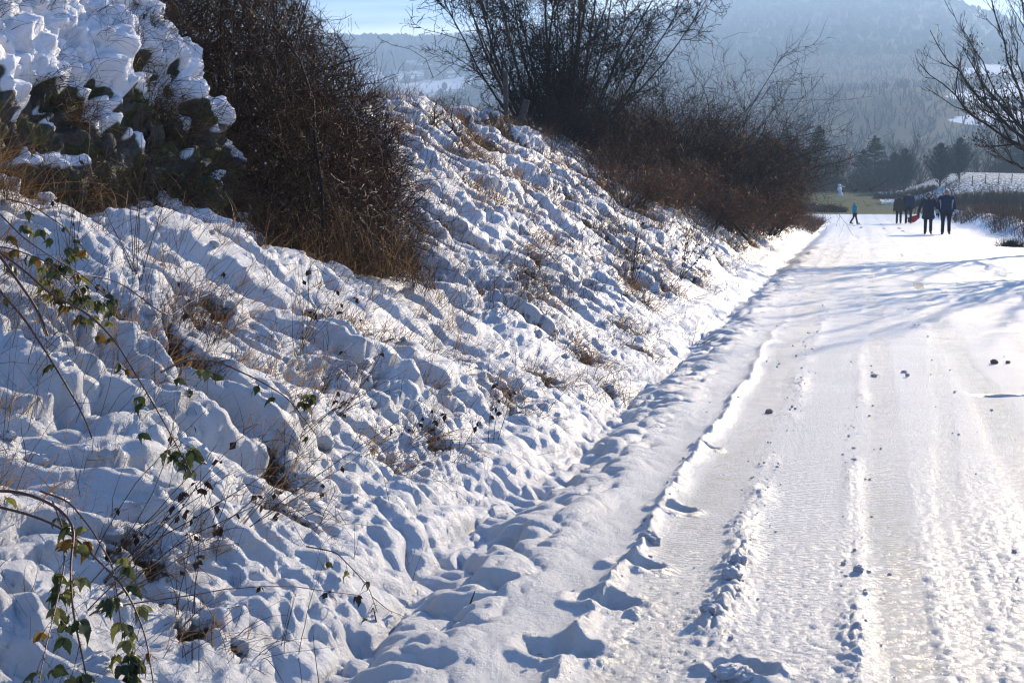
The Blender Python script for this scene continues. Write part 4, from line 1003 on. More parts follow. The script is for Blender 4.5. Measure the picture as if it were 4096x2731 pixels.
# white snow figure in the field
def snow_figure():
    b = np.array([-2.25, 165.0, float(ground(-2.25, 165.0))]); root = empty('snow_figure', tuple(b), 0, 'small white snow figure with one arm at the far edge of the green field', 'snow figure')
    V, F = [], []
    body = tubes(np.array([[(0.12, 0, -0.1), (0.10, 0, 0.12), (0.02, 0, 0.36), (0.0, 0, 0.48), (-0.06, 0, 0.75), (-0.08, 0, 0.98), (-0.08, 0, 1.06)]]), np.array([[0.24, 0.26, 0.22, 0.16, 0.25, 0.2, 0.06]]), 12)
    mk('body', *body, M['snow'], root); hd = tubes(np.array([[(-0.08, 0, 1.0), (-0.07, 0, 1.1), (-0.06, 0, 1.2), (-0.06, 0, 1.3), (-0.06, 0, 1.36)]]), np.array([[0.08, 0.16, 0.19, 0.14, 0.02]]), 12); mk('head', *hd, M['snow'], root)
    ar = tubes(np.array([[(0.0, 0, 1.05), (0.2, 0, 1.12), (0.42, 0, 1.05), (0.55, 0, 1.02)]]), np.array([[0.05, 0.045, 0.04, 0.02]]), 8); mk('arm', *ar, M['snow'], root)
snow_figure()

# ------------------------------------------------------------------ woods on the far slopes
def woods():
    rng = np.random.default_rng(141); n = 150000
    az = np.radians(-36 + 48 * rng.random(n)); r = np.sqrt(330 ** 2 + (2650 ** 2 - 330 ** 2) * rng.random(n))
    x = r * np.sin(az); y = r * np.cos(az); z = ground(x, y); px = z / r * 3267
    w = wood_mask(x, y, z)
    k = (w + 0.2 * rng.normal(size=n) > 0.56) & (rng.random(n) < 0.55)
    bw = k & (r < 1150) & (r > 450)
    bx, by, bz = x[bw][:8000], y[bw][:8000], z[bw][:8000]; q = np.repeat(np.stack([bx, by, bz - 0.3], 1), 3, 0)
    PB, RB = stem_paths(q, np.array([0, 0, 1.0])[None] + 0.3 * rng.normal(size=q.shape), 2.2 + 2.6 * rng.random(len(q)), 3, rng, 0.08, 0.02, 0.25, 0.5)
    V, F = ribbons(PB, RB); tag(mk('leafless_wood', V, F, M['wood_far']), 'leafless woodland on the lower far slopes', 'woodland', kind='stuff')
    k = k & (r > 1050)
    x, y, z, r = x[k], y[k], z[k], r[k]
    m = min(len(x), 10000); x, y, z, r = x[:m], y[:m], z[:m], r[:m]
    h = 4.5 + 5.0 * rng.random(m); w = h * (0.30 + 0.25 * rng.random(m)); kind = rng.random(m) < 0.5
    an = np.arange(5) * 2 * np.pi / 5
    rot = rng.random(m)[:, None] * 6.28
    c, s = np.cos(an[None] + rot), np.sin(an[None] + rot)
    lo = np.where(kind, 0.1, 0.35)[:, None]
    ring = np.stack([x[:, None] + c * w[:, None] * (0.8 + 0.4 * rng.random((m, 5))), y[:, None] + s * w[:, None], z[:, None] + h[:, None] * lo + 0 * c], -1)
    mid = np.stack([x[:, None] + c * w[:, None] * np.where(kind, 0.45, 0.95)[:, None], y[:, None] + s * w[:, None] * np.where(kind, 0.45, 0.95)[:, None], z[:, None] + h[:, None] * np.where(kind, 0.55, 0.7)[:, None] + 0 * c], -1)
    top = np.stack([x, y, z + h], -1)[:, None]; bot = np.stack([x, y, z - 1], -1)[:, None]
    V = np.concatenate([ring, mid, top, bot], 1).reshape(-1, 3); o = np.arange(m)[:, None] * 12; i = np.arange(5)[None]; j = (i + 1) % 5
    Q = np.stack([o + i, o + j, o + 5 + j, o + 5 + i], -1).reshape(-1, 4)
    T = np.concatenate([np.stack([o + 5 + i, o + 5 + j, o + 10 + 0 * i], -1).reshape(-1, 3), np.stack([o + j, o + i, o + 11 + 0 * i], -1).reshape(-1, 3)])
    tag(mk('woodland', V, [Q, T], M['wood_far'], smooth=False), 'hazy woodland covering the mountain and the far ridge', 'woodland', kind='stuff')
woods()
# ------------------------------------------------------------------ people
def capsule(p0, p1, r0, r1, k=12):
    p0 = np.array(p0, float); p1 = np.array(p1, float); ax = p1 - p0; L = np.linalg.norm(ax); ax = ax / max(L, 1e-9)
    t = [];
    for a in np.linspace(-np.pi / 2, 0, 4)[0:]: t.append((r0 * math.sin(a), r0 * max(math.cos(a), 0.02)))
    for a in np.linspace(0, np.pi / 2, 4)[0:]: t.append((L + r1 * math.sin(a), r1 * max(math.cos(a), 0.02)))
    P = np.array([[p0 + ax * q[0] for q in t]]); R = np.array([[q[1] for q in t]])
    V, F = tubes_axis(P, R, ax, k)
    n = len(t)
    V = np.concatenate([V, [P[0, 0]], [P[0, -1]]])
    T = [((i + 1) % k, i, n * k) for i in range(k)] + [((n - 1) * k + i, (n - 1) * k + (i + 1) % k, n * k + 1) for i in range(k)]
    return V, F, np.array(T)

def tubes_axis(P, R, ax, sides):
    ref = np.array([1.0, 0, 0]) if abs(ax[2]) > 0.9 else np.array([0, 0, 1.0])
    A = nrm(np.cross(ax, ref)); B = np.cross(ax, A); an = np.arange(sides) * 2 * np.pi / sides
    V = (P[0][:, None, :] + R[0][:, None, None] * (np.cos(an)[None, :, None] * A + np.sin(an)[None, :, None] * B)).reshape(-1, 3)
    K = P.shape[1]; k = np.arange(K - 1)[:, None] * sides; j = np.arange(sides)[None]; j2 = (j + 1) % sides
    return V, np.stack([k + j, k + j2, k + sides + j2, k + sides + j], -1).reshape(-1, 4)

def ellip(c, r, k=14):
    V, F, T = capsule((0, 0, 0), (0, 0, 1e-6), 1, 1, k)
    return V * np.array(r) + np.array(c), F, T

def blob(name, items, mat, parent, voxel=0.018, smooth=6, squash=None):
    """one continuous skin grown round the listed shapes"""
    Vs, Fs, Ts, off = [], [], [], 0
    for V, F, T in items:
        Vs.append(V); Fs.append(F + off); Ts.append(T + off); off += len(V)
    o = mk(name, np.concatenate(Vs), [np.concatenate(Fs), np.concatenate(Ts)], mat, link=True)
    m = o.modifiers.new('skin', 'REMESH'); m.mode = 'VOXEL'; m.voxel_size = voxel; m.use_smooth_shade = True
    s = o.modifiers.new('soft', 'SMOOTH'); s.iterations = smooth; s.factor = 0.5
    dg = bpy.context.evaluated_depsgraph_get(); me = bpy.data.meshes.new_from_object(o.evaluated_get(dg))
    o.modifiers.clear(); old = o.data; o.data = me; bpy.data.meshes.remove(old)
    me.name = name
    if not me.materials: me.materials.append(mat)
    o.parent = parent
    return o

M['skin'] = simple('skin', (0.50, 0.30, 0.22), (0.46, 0.27, 0.19), 20, 0.5)
M['navy'] = simple('navy_cloth', (0.026, 0.036, 0.075), (0.018, 0.024, 0.05), 25, 0.8)
M['black'] = simple('black_cloth', (0.014, 0.014, 0.018), (0.009, 0.009, 0.011), 25, 0.8)
M['slate'] = simple('slate_cloth', (0.035, 0.042, 0.065), (0.024, 0.03, 0.045), 25, 0.8)
M['olive'] = simple('olive_brown_cloth', (0.075, 0.062, 0.045), (0.045, 0.038, 0.03), 30, 0.85)
M['greyp'] = simple('pale_grey_cloth', (0.42, 0.43, 0.46), (0.34, 0.35, 0.38), 25, 0.8)
M['teal'] = simple('turquoise_cloth', (0.02, 0.42, 0.55), (0.015, 0.34, 0.47), 15, 0.7, trans=(0.02, 0.4, 0.5))
M['cream'] = simple('cream_knit', (0.55, 0.50, 0.42), (0.42, 0.38, 0.32), 60, 0.9)
M['hair_auburn'] = simple('auburn_hair', (0.16, 0.06, 0.025), (0.09, 0.035, 0.015), 40, 0.5)
M['hair_fair'] = simple('fair_hair', (0.35, 0.24, 0.13), (0.24, 0.16, 0.09), 40, 0.5)
M['greyhat'] = simple('grey_knit', (0.10, 0.11, 0.13), (0.07, 0.075, 0.09), 60, 0.9)
M['fur'] = simple('pale_fur', (0.6, 0.52, 0.45), (0.45, 0.38, 0.32), 60, 0.9, 0.01)
M['red'] = simple('red_plastic', (0.45, 0.012, 0.02), (0.38, 0.01, 0.018), 8, 0.4)
M['moss'] = M['moss']
M['eye'] = simple('eye_dark', (0.02, 0.015, 0.012), None, 10, 0.3)
M['lips'] = simple('lips', (0.36, 0.13, 0.11), None, 10, 0.5)

def person(loc, rz, H, label, coat, legs, lower=0.47, coatlen=0.0, width=1.0, hat=None, hair=None, hairstyle='short', stride=0.06, arms=0.10, gloves='black', panels=None, fur=False, nod=0.03, group='people walking on the snowy road', step=1, child=False, scarf=None):
    """faces -Y; z = 0 at the soles"""
    root = empty('person', loc, rz, label, 'person', group)
    s = H / 1.75; w = width * s
    hz = H - 0.115 * (H if not child else H * 1.15); hr = 0.105 * (s if not child else s * 1.22)
    hip = 0.50 * H; sh = 0.815 * H if not child else 0.78 * H; shw = 0.19 * w
    hy = -nod
    kn = [(-0.085 * w, -stride * 0.55, 0.275 * H), (0.085 * w, stride * 0.35 - 0.02, 0.275 * H)]
    an = [(-0.09 * w, -stride * step, 0.075 * s), (0.09 * w, stride * step * 1.2, 0.075 * s + 0.03 * s)]
    hd = [(-shw - arms * s, -0.05 - 0.03, 0.45 * H), (shw + arms * s, -0.02, 0.45 * H)]
    el = [(-shw - arms * 0.55 * s, 0.03 * s, 0.635 * H), (shw + arms * 0.55 * s, 0.03 * s, 0.635 * H)]
    body = [capsule((0, 0.01, hip), (0, 0.01, sh - 0.09 * s), 0.09 * w, 0.09 * w), capsule((0, hy * 0.4, sh), (0, hy, hz - 0.05 * s), 0.05 * s, 0.048 * s), ellip((0, hy, hz), (0.075 * hr / 0.105, 0.092 * hr / 0.105, hr)),
            ellip((0, hy - 0.085 * hr / 0.105, hz - 0.012 * s), (0.012 * s, 0.02 * s, 0.022 * s)), ellip((-0.077 * hr / 0.105, hy + 0.01, hz), (0.012 * s, 0.02 * s, 0.03 * s)), ellip((0.077 * hr / 0.105, hy + 0.01, hz), (0.012 * s, 0.02 * s, 0.03 * s))]
    for i in (0, 1):
        sx = -1 if i == 0 else 1
        body += [capsule((sx * 0.085 * w, 0, hip), kn[i], 0.075 * w, 0.052 * s), capsule(kn[i], an[i], 0.052 * s, 0.038 * s), capsule((sx * shw * 0.8, 0, sh - 0.03 * s), el[i], 0.045 * s, 0.036 * s), capsule(el[i], hd[i], 0.036 * s, 0.026 * s)]
        hx, hyy, hzz = hd[i]
        body.append(ellip((hx, hyy - 0.005, hzz - 0.045 * s), (0.018 * s, 0.036 * s, 0.05 * s)))
        for f in range(4):
            yy = hyy - 0.034 * s + 0.021 * s * f; ll = (0.060, 0.070, 0.066, 0.052)[f] * s
            body.append(capsule((hx, yy, hzz - 0.08 * s), (hx - sx * 0.012 * s, yy - 0.004, hzz - 0.08 * s - ll), 0.0095 * s, 0.008 * s, 8))
        body.append(capsule((hx, hyy - 0.035 * s, hzz - 0.03 * s), (hx - sx * 0.01, hyy - 0.062 * s, hzz - 0.075 * s), 0.011 * s, 0.009 * s, 8))
    blob('body', body, M['skin'], root, 0.0085 * s + 0.001, 2)
    # face
    for sx in (-1, 1):
        V, F, T = ellip((sx * 0.032 * s, hy - 0.083 * hr / 0.105, hz + 0.012 * s), (0.014 * s, 0.012 * s, 0.009 * s), 8); mk('eye', V, [F, T], M['eye'], root)
    V, F, T = ellip((0, hy - 0.080 * hr / 0.105, hz - 0.048 * s), (0.024 * s, 0.012 * s, 0.007 * s), 8); mk('mouth', V, [F, T], M['lips'], root)
    # gloves over the fingers
    if gloves:
        for i in (0, 1):
            sx = -1 if i == 0 else 1; hx, hyy, hzz = hd[i]
            it = [capsule((hx, hyy, hzz + 0.01), (hx, hyy - 0.005, hzz - 0.05 * s), 0.034 * s, 0.036 * s), ellip((hx, hyy - 0.005, hzz - 0.055 * s), (0.028 * s, 0.046 * s, 0.05 * s))]
            for f in range(4):
                yy = hyy - 0.036 * s + 0.023 * s * f; ll = (0.062, 0.072, 0.068, 0.054)[f] * s
                it.append(capsule((hx, yy, hzz - 0.08 * s), (hx - sx * 0.012 * s, yy - 0.004, hzz - 0.082 * s - ll), 0.0125 * s, 0.0115 * s, 8))
            it.append(capsule((hx, hyy - 0.04 * s, hzz - 0.03 * s), (hx - sx * 0.01, hyy - 0.07 * s, hzz - 0.08 * s), 0.015 * s, 0.013 * s, 8))
            blob('glove', it, M[gloves], root, 0.0075 * s, 1)
    # trousers, shoes
    tr = [capsule((-0.06 * w, 0, hip + 0.02), (0.06 * w, 0, hip + 0.02), 0.125 * w, 0.125 * w)]
    for i in (0, 1):
        sx = -1 if i == 0 else 1
        tr += [capsule((sx * 0.085 * w, 0, hip), kn[i], 0.098 * w, 0.07 * s), capsule(kn[i], (an[i][0], an[i][1], an[i][2] + 0.02), 0.07 * s, 0.064 * s)]
    blob('trousers', tr, M[legs], root, 0.016 * s, 4)
    for i in (0, 1):
        ax_, ay, az_ = an[i]; lift = az_ - 0.075 * s
        V = [capsule((ax_, ay + 0.04 * s, 0.045 * s + lift), (ax_ * 1.15, ay - 0.15 * s, 0.035 * s), 0.047 * s, 0.042 * s), capsule((ax_, ay, 0.05 * s + lift), (ax_, ay, 0.14 * s + lift), 0.05 * s, 0.055 * s)]
        o = blob('boot', V, M['black'], root, 0.012 * s, 3)
    # jacket
    bt = hip - (0.03 + coatlen) * H / 1.75 * 1.0
    ja = [capsule((-0.09 * w, 0, sh - 0.07 * s), (0.09 * w, 0, sh - 0.07 * s), 0.10 * s, 0.10 * s), capsule((-0.045 * w, 0.0, sh - 0.12 * s), (-0.065 * w, 0, bt + 0.07), 0.13 * w, 0.135 * w), capsule((0.045 * w, 0.0, sh - 0.12 * s), (0.065 * w, 0, bt + 0.07), 0.13 * w, 0.135 * w),
          capsule((0, hy * 0.3, sh), (0, hy * 0.7, sh + 0.055 * s), 0.085 * s, 0.075 * s)]
    if coatlen > 0.05:
        for sx in (-1, 1):
            for f in range(3): ja.append(capsule((sx * 0.05 * w, 0.02, hip), (sx * (0.10 + 0.02 * f) * w, -0.05 + 0.05 * f, bt + 0.03), 0.12 * w, 0.085 * w))
    for i in (0, 1):
        sx = -1 if i == 0 else 1; q = np.array(hd[i]) * 0.93 + np.array(el[i]) * 0.07
        ja += [capsule((sx * shw * 0.85, 0, sh - 0.055 * s), el[i], 0.085 * s, 0.068 * s), capsule(el[i], q, 0.066 * s, 0.05 * s)]
    o = blob('jacket', ja, M[coat], root, 0.016 * s, 4)
    if panels:       # pale panels along the chest sides and the cuffs
        for i in (0, 1):
            sx = -1 if i == 0 else 1
            P = [capsule((sx * 0.175 * w, -0.085 * s, sh - 0.16 * s), (sx * 0.155 * w, -0.10 * s, sh - 0.30 * s), 0.035 * s, 0.03 * s), capsule((sx * 0.155 * w, -0.10 * s, sh - 0.30 * s), (sx * 0.15 * w, -0.115 * s, sh - 0.47 * s), 0.03 * s, 0.016 * s)]
            blob('side_panel', P, M['greyp'], root, 0.01 * s, 2)
            a = np.array(el[i]); b = np.array(hd[i]); blob('cuff', [capsule(tuple(a * 0.36 + b * 0.64), tuple(a * 0.08 + b * 0.92), 0.062 * s, 0.058 * s)], M['greyp'], root, 0.012 * s, 2)
    if scarf: blob('scarf', [capsule((-0.03 * s, hy * 0.8 - 0.02, sh + 0.05 * s), (0.03 * s, hy * 0.8 - 0.02, sh + 0.05 * s), 0.085 * s, 0.085 * s)], M[scarf], root, 0.012 * s, 2)
    if hat:
        blob('hat', [ellip((0, hy + 0.008, hz + 0.035 * s), (hr * 0.86, hr * 0.98, hr * 0.86)), capsule((0, hy + 0.01, hz + 0.02 * s), (0, hy + 0.012, hz + hr * 0.6), hr * 0.83, hr * 0.72)], M[hat], root, 0.012 * s, 2)
        if child:
            V, F, T = ellip((0, hy + 0.03, hz + hr * 1.12), (0.035, 0.035, 0.035), 10); mk('pompom', V, [F, T], M['black'], root)
    if hair:
        it = [ellip((0, hy + 0.018, hz + 0.028 * s), (hr * 0.88, hr * 0.96, hr * 0.92))]
        if hairstyle == 'long':
            for sx in (-1, 1): it += [capsule((sx * 0.07 * s, hy + 0.02, hz + 0.03 * s), (sx * 0.095 * s, hy + 0.0, hz - 0.10 * s), 0.038 * s, 0.03 * s)]
            it.append(capsule((0, hy + 0.06, hz), (0, hy + 0.07, hz - 0.1 * s), 0.07 * s, 0.06 * s))
        blob('hair', it, M[hair], root, 0.011 * s, 2)
    if fur:
        P = []
        for k in range(10):
            a = math.pi * (0.02 + 0.96 * k / 9); a2 = math.pi * (0.02 + 0.96 * (k + 1) / 9)
            if k < 9: P.append(capsule((0.135 * s * math.cos(a), hy + 0.05 * s, sh + 0.03 * s + 0.05 * math.sin(a) * s), (0.135 * s * math.cos(a2), hy + 0.05 * s, sh + 0.03 * s + 0.05 * math.sin(a2) * s), 0.035 * s, 0.035 * s, 8))
        for sx in (-1, 1): P.append(capsule((sx * 0.135 * s, hy + 0.05 * s, sh + 0.03 * s), (sx * 0.075 * s, hy - 0.07 * s, sh + 0.0 * s), 0.033 * s, 0.03 * s, 8))
        blob('fur_hood', P, M['fur'], root, 0.012 * s, 2)
    return root

def gz(x, y): return float(surf(np.array([x]), np.array([y]))[0][0, 2])
person((3.37, 60.0, gz(3.37, 60) + 0.0), rad(-3), 1.87, 'man in navy jacket with pale grey panels and cuffs, nearest on the right', 'navy', 'black', width=1.32, hair='hair_fair', stride=0.10, arms=0.085, panels=True, coatlen=0.0, nod=0.05)
person((2.68, 60.0, gz(2.68, 60)), rad(-3), 1.74, 'woman with auburn hair in a long dark blue coat with fur hood', 'slate', 'black', width=1.2, hair='hair_auburn', hairstyle='long', stride=0.05, arms=0.17, coatlen=0.19, fur=True, nod=0.05, step=-1)
person((2.57, 80.9, gz(2.57, 80.9)), rad(-4), 1.80, 'man in dark jacket and grey knit hat walking with hands in pockets', 'navy', 'black', width=1.3, hat='greyhat', stride=0.12, arms=0.03, coatlen=-0.02, nod=0.06, gloves=None)
person((2.06, 80.8, gz(2.06, 80.8)), rad(-2), 1.63, 'person in mottled olive brown jacket and dark hat, leftmost of the adults', 'olive', 'black', width=1.2, hat='black', stride=0.03, arms=0.06, coatlen=0.06, nod=0.05, scarf='slate')
person((-0.29, 78.2, gz(-0.29, 78.2)), rad(96), 1.30, 'child in turquoise jacket and pale knit hat striding to the right', 'teal', 'black', width=1.25, hat='cream', stride=0.15, arms=-0.02, coatlen=0.04, nod=0.0, child=True, group='people walking on the snowy road')

def sled():
    x, y = 2.98, 83.6; b = np.array([x, y, gz(x, y)]); root = empty('sled', tuple(b), 0, 'red plastic sled tipped up behind the man in the grey hat', 'sled')
    nu, nv = 16, 9; u = np.linspace(0, 1, nu); v = np.linspace(-1, 1, nv); U, W = np.meshgrid(u, v, indexing='ij')
    X = -0.34 + 0.62 * U + 0.0 * W; Zc = 0.16 + 0.10 * U + 0.26 * np.clip(U - 0.55, 0, 1) ** 1.3 * 1.6
    half = 0.17 * np.sin(np.clip(0.25 + U, 0.25, 1.15) / 1.4 * np.pi) ** 0.5
    P = np.stack([X, 0.16 - 0.10 * (1 - W ** 2) + 0 * X, Zc + W * half], -1)
    idx = np.arange(nu * nv).reshape(nu, nv); F = np.stack([idx[:-1, :-1], idx[1:, :-1], idx[1:, 1:], idx[:-1, 1:]], -1).reshape(-1, 4)
    o = mk('shell', P.reshape(-1, 3), F, M['red'], root); md = o.modifiers.new('t', 'SOLIDIFY'); md.thickness = 0.02
    edge = np.concatenate([P[:, 0], P[-1, 1:], P[::-1, -1][1:], P[0, ::-1][1:]])[None]; V, F = tubes(edge, np.full(edge.shape[:2], 0.018), 6); mk('rim', V, F, M['red'], root)
    rp = np.array([[(-0.34, 0.1, 0.16), (-0.42, -0.5, 0.12), (-0.40, -1.4, 0.35), (-0.30, -2.5, 0.78)]]); V, F = tubes(rp, np.full((1, 4), 0.006), 4); mk('rope', V, F, M['black'], root)
sled()

# ------------------------------------------------------------------ brambles in front
def leaf_mesh(k, mat):
    out = [(0, 0), (0.12, 0.07), (0.24, 0.20), (0.23, 0.27), (0.31, 0.36), (0.28, 0.43), (0.31, 0.52), (0.24, 0.60), (0.24, 0.68), (0.14, 0.78), (0.12, 0.85), (0.0, 1.06)]
    V = []; n = len(out)
    for x, y in out: V.append((x, y, 0.14 * x - 0.18 * y * y + 0.03 * math.sin(9 * y)))
    for x, y in out: V.append((0, y, -0.18 * y * y))
    for x, y in out: V.append((-x, y, 0.14 * x - 0.18 * y * y + 0.03 * math.sin(9 * y + 1)))
    V = np.array(V) * np.array([1.05 + 0.1 * k, 1, 1.0 + 0.6 * k])
    F = [(n + i, i, i + 1, n + i + 1) for i in range(n - 1)] + [(2 * n + i, n + i, n + i + 1, 2 * n + i + 1) for i in range(n - 1)]
    return mk('leaf', V, np.array(F), M[mat], link=False).data
LEAF = {m: [leaf_mesh(k, m) for k in range(2)] for m in ('leaf', 'leaf_pale', 'leaf_yellow', 'leaf_dead')}
LEAFN = [0]
def bramble(label, pts, r, nleaf, seed, side=0, thorn=True, leafsize=0.045, dead=0.0, t0=0.1, t1=1.0, hang=0.35):
    rng = np.random.default_rng(seed); pts = np.array(pts) + np.array([0.075, -0.13, 0.03]) * (0 if r == 0.0042 or r == 0.0022 else 1)
    pts[-1] -= np.array([0, 0, 0.08]) if label.find('snow') > 0 else 0
    d = np.concatenate([[0], np.cumsum(np.linalg.norm(np.diff(pts, axis=0), axis=1))]); n = 26
    # smooth path through the points
    t = np.linspace(0, d[-1], n); P = np.stack([np.interp(t, d, pts[:, i]) for i in range(3)], 1)
    for _ in range(2): P[1:-1] = 0.25 * P[:-2] + 0.5 * P[1:-1] + 0.25 * P[2:]
    P = P[None]; R = r * np.linspace(1, 0.45, n)[None]
    root = empty('bramble', tuple(P[0, 0]), 0, label, 'bramble', 'bramble canes on the near bank'); o0 = P[0, 0]
    V, F = tubes(P - o0, R, 6); mk('cane', V, F, M['cane'], root)
    if thorn:
        T, TR = spawn(P, R, int(d[-1] / 0.022), rng, (0.008, 0.014), (50, 80), 0.05, 0, 3, 0, 1, 0.7, 0.0016, 0.1, lt=0)
        V, F = tubes(T - o0, TR, 3); tag(mk('thorns', V, F, M['cane'], root), kind='stuff')
    if side:
        S, SR = spawn(P, R, side, rng, (0.10, 0.28), (35, 75), 0.15, -0.08, 6, 0.1, 1, 0.4, 0.0014)
        for k in range(len(S)): V, F = tubes(S[k:k + 1] - o0, SR[k:k + 1], 4); mk('side_shoot', V, F, M['cane'], root)
    src = [(P[0], t0, t1)] + ([(S[k], 0.4, 1.0) for k in range(len(S))] if side else [])
    pet = []
    for k in range(nleaf):
        q, a, b = src[0] if (not side or rng.random() < 0.45) else src[1 + rng.integers(0, len(src) - 1)]
        f = (a + (b - a) * ((k + rng.random()) / nleaf)) * (len(q) - 1); i = min(int(f), len(q) - 2); p = q[i] + (q[i + 1] - q[i]) * (f - i)
        e = p + np.array([0.03 * rng.normal(), 0.03 * rng.normal(), -0.015 - 0.045 * rng.random()]); pet.append((p, e))
        m0 = rng.random(); mat = 'leaf_dead' if rng.random() < dead else ('leaf' if m0 < 0.62 else ('leaf_pale' if m0 < 0.9 else 'leaf_yellow'))
        base = rng.random() * 6.28
        for j in range(3):
            if LEAFN[0] > 620: break
            o = bpy.data.objects.new('leaf', LEAF[mat][rng.integers(0, 2)]); scene.collection.objects.link(o); o.parent = root; LEAFN[0] += 1
            o.location = Vector(e - o0); s = leafsize * (0.8 + 0.4 * rng.random()) * (1.15 if j == 0 else 0.9)
            o.scale = (s * (0.7 + 0.4 * rng.random()), s, s * (0.6 + 1.8 * rng.random()))
            an = base + (j if j < 2 else -1) * 1.2 * (1 if j else 0)
            dirv = Vector((math.cos(an), math.sin(an), -hang - 0.5 * rng.random())).normalized()
            qn = dirv.to_track_quat('Y', 'Z'); o.rotation_mode = 'QUATERNION'; o.rotation_quaternion = qn @ Euler((0, rng.normal() * 0.6, 0)).to_quaternion()
    if pet:
        PP = np.array([[p, 0.5 * (p + e) + (0, 0, 0.004), e] for p, e in pet]); V, F = tubes(PP - o0, np.full((len(pet), 3), 0.0009), 3); tag(mk('leaf_stalks', V, F, M['cane'], root), kind='stuff')
    return root
CANES = {
    'A': [(-3.67, 5.36, 1.43), (-3.58, 5.41, 1.33), (-3.46, 5.36, 1.22), (-3.39, 5.4, 1.09), (-3.31, 5.35, 0.97), (-3.31, 5.45, 0.82)],
    'B': [(-3.67, 5.36, 1.32), (-3.53, 5.32, 1.19), (-3.34, 5.22, 1.07), (-3.13, 5.06, 0.93), (-3.01, 5.01, 0.8), (-2.96, 5.03, 0.69), (-2.95, 5.10, 0.58)],
    'C': [(-3.61, 5.34, 1.39), (-3.43, 5.41, 1.24), (-3.29, 5.34, 1.15), (-3.18, 5.40, 1.10), (-3.04, 5.38, 0.99), (-2.84, 5.22, 0.84), (-2.67, 5.10, 0.69), (-2.50, 4.98, 0.52)],
    'D': [(-2.90, 5.52, 0.83), (-2.86, 5.66, 0.87), (-2.78, 5.80, 0.85), (-2.62, 5.88, 0.76), (-2.50, 5.92, 0.68), (-2.38, 5.94, 0.60)],
    'D2': [(-3.5, 5.73, 1.2), (-3.48, 5.95, 1.21), (-3.44, 6.19, 1.16), (-3.23, 6.22, 0.99), (-3.38, 6.79, 1.03), (-3.4, 7.27, 1.08)],
    'E': [(-2.63, 3.84, 0.68), (-2.62, 3.92, 0.67), (-2.56, 3.96, 0.66), (-2.45, 3.97, 0.62), (-2.37, 3.94, 0.57), (-2.32, 3.82, 0.48), (-2.25, 3.71, 0.38), (-2.22, 3.73, 0.24)],
    'F': [(-2.65, 3.87, 0.64), (-2.6, 3.88, 0.63), (-2.5, 3.94, 0.59), (-2.41, 3.97, 0.54), (-2.28, 3.94, 0.45), (-2.21, 3.95, 0.38), (-2.14, 3.93, 0.25), (-2.02, 3.75, 0.16)],
    'G': [(-2.52, 4.06, 0.61), (-2.43, 3.97, 0.55), (-2.35, 3.84, 0.47), (-2.26, 3.63, 0.39), (-2.2, 3.48, 0.33), (-2.15, 3.36, 0.26)],
    'H': [(-2.15, 5.24, 0.20), (-2.05, 5.3, 0.17), (-1.94, 5.2, 0.13), (-1.85, 5.12, 0.09), (-1.8, 5.07, 0.01)],
    'I': [(-1.75, 5.02, -0.14), (-1.76, 5.04, -0.05), (-1.79, 5.08, 0.02), (-1.80, 5.08, 0.07)],
    'J': [(-1.80, 5.1, 0.05), (-1.75, 5.14, -0.01), (-1.68, 5.25, -0.08)],
    'L': [(-3.8, 5.76, 1.49), (-3.62, 5.67, 1.38), (-3.55, 5.76, 1.3), (-3.48, 5.9, 1.21), (-3.35, 5.94, 1.09)],
    'M': [(-3.75, 5.5, 1.36), (-3.6, 5.55, 1.34), (-3.46, 5.6, 1.28), (-3.34, 5.62, 1.17), (-3.27, 5.6, 1.05)],
    'N': [(-3.85, 5.9, 1.55), (-3.72, 5.9, 1.52), (-3.6, 5.95, 1.43), (-3.5, 6.0, 1.3)]}
bramble('thick dark bramble cane slanting down into the snow at the left edge', CANES['A'], 0.0075, 3, 201)
bramble('bare bramble cane running below the thickest one into the snow', CANES['B'], 0.0062, 1, 202)
bramble('long bramble cane trailing down the middle of the left bank with leaves near its tip', CANES['C'], 0.0052, 26, 203, side=2, t0=0.3)
bramble('arching bramble cane with hanging green and pale leaves above a shaded snow hollow', CANES['D'], 0.0048, 24, 204, side=2)
bramble('thin leafless bramble cane crossing behind the long trailing one', CANES['D2'], 0.0034, 3, 205, dead=0.6)
bramble('dark bramble cane arching over at the lower left and dropping to the snow', CANES['E'], 0.0056, 16, 206, side=1)
bramble('bramble cane curving below the dark arch towards the bottom edge', CANES['F'], 0.0045, 18, 207, side=1, t0=0.3)
bramble('thin bramble shoot hanging straight down at the bottom left corner', CANES['G'], 0.0032, 12, 208, t0=0.3)
bramble('leafy bramble shoot lying over the snow at the bottom left below the dark arch', [(-2.62, 4.15, 0.62), (-2.5, 4.12, 0.60), (-2.38, 4.05, 0.53), (-2.27, 3.98, 0.44), (-2.2, 3.9, 0.33)], 0.0034, 14, 215, side=3)
bramble('short bramble spray with dry berries lying low near the ditch', CANES['H'], 0.0030, 5, 209, dead=0.4, leafsize=0.03)
bramble('short upright broken twig standing in the ditch snow', CANES['I'], 0.0042, 2, 210, leafsize=0.02)
bramble('fine twig slanting down right beside the upright broken twig', CANES['J'], 0.0022, 2, 211, leafsize=0.016)
bramble('leafy bramble shoot highest at the left edge in front of the dry grass', CANES['L'], 0.0038, 30, 212, side=4)
bramble('leafy bramble shoot just below the highest one at the left edge', CANES['M'], 0.0036, 26, 213, side=4)
bramble('short leafy bramble tip against the outcrop at the far left', CANES['N'], 0.0034, 16, 214, side=2)

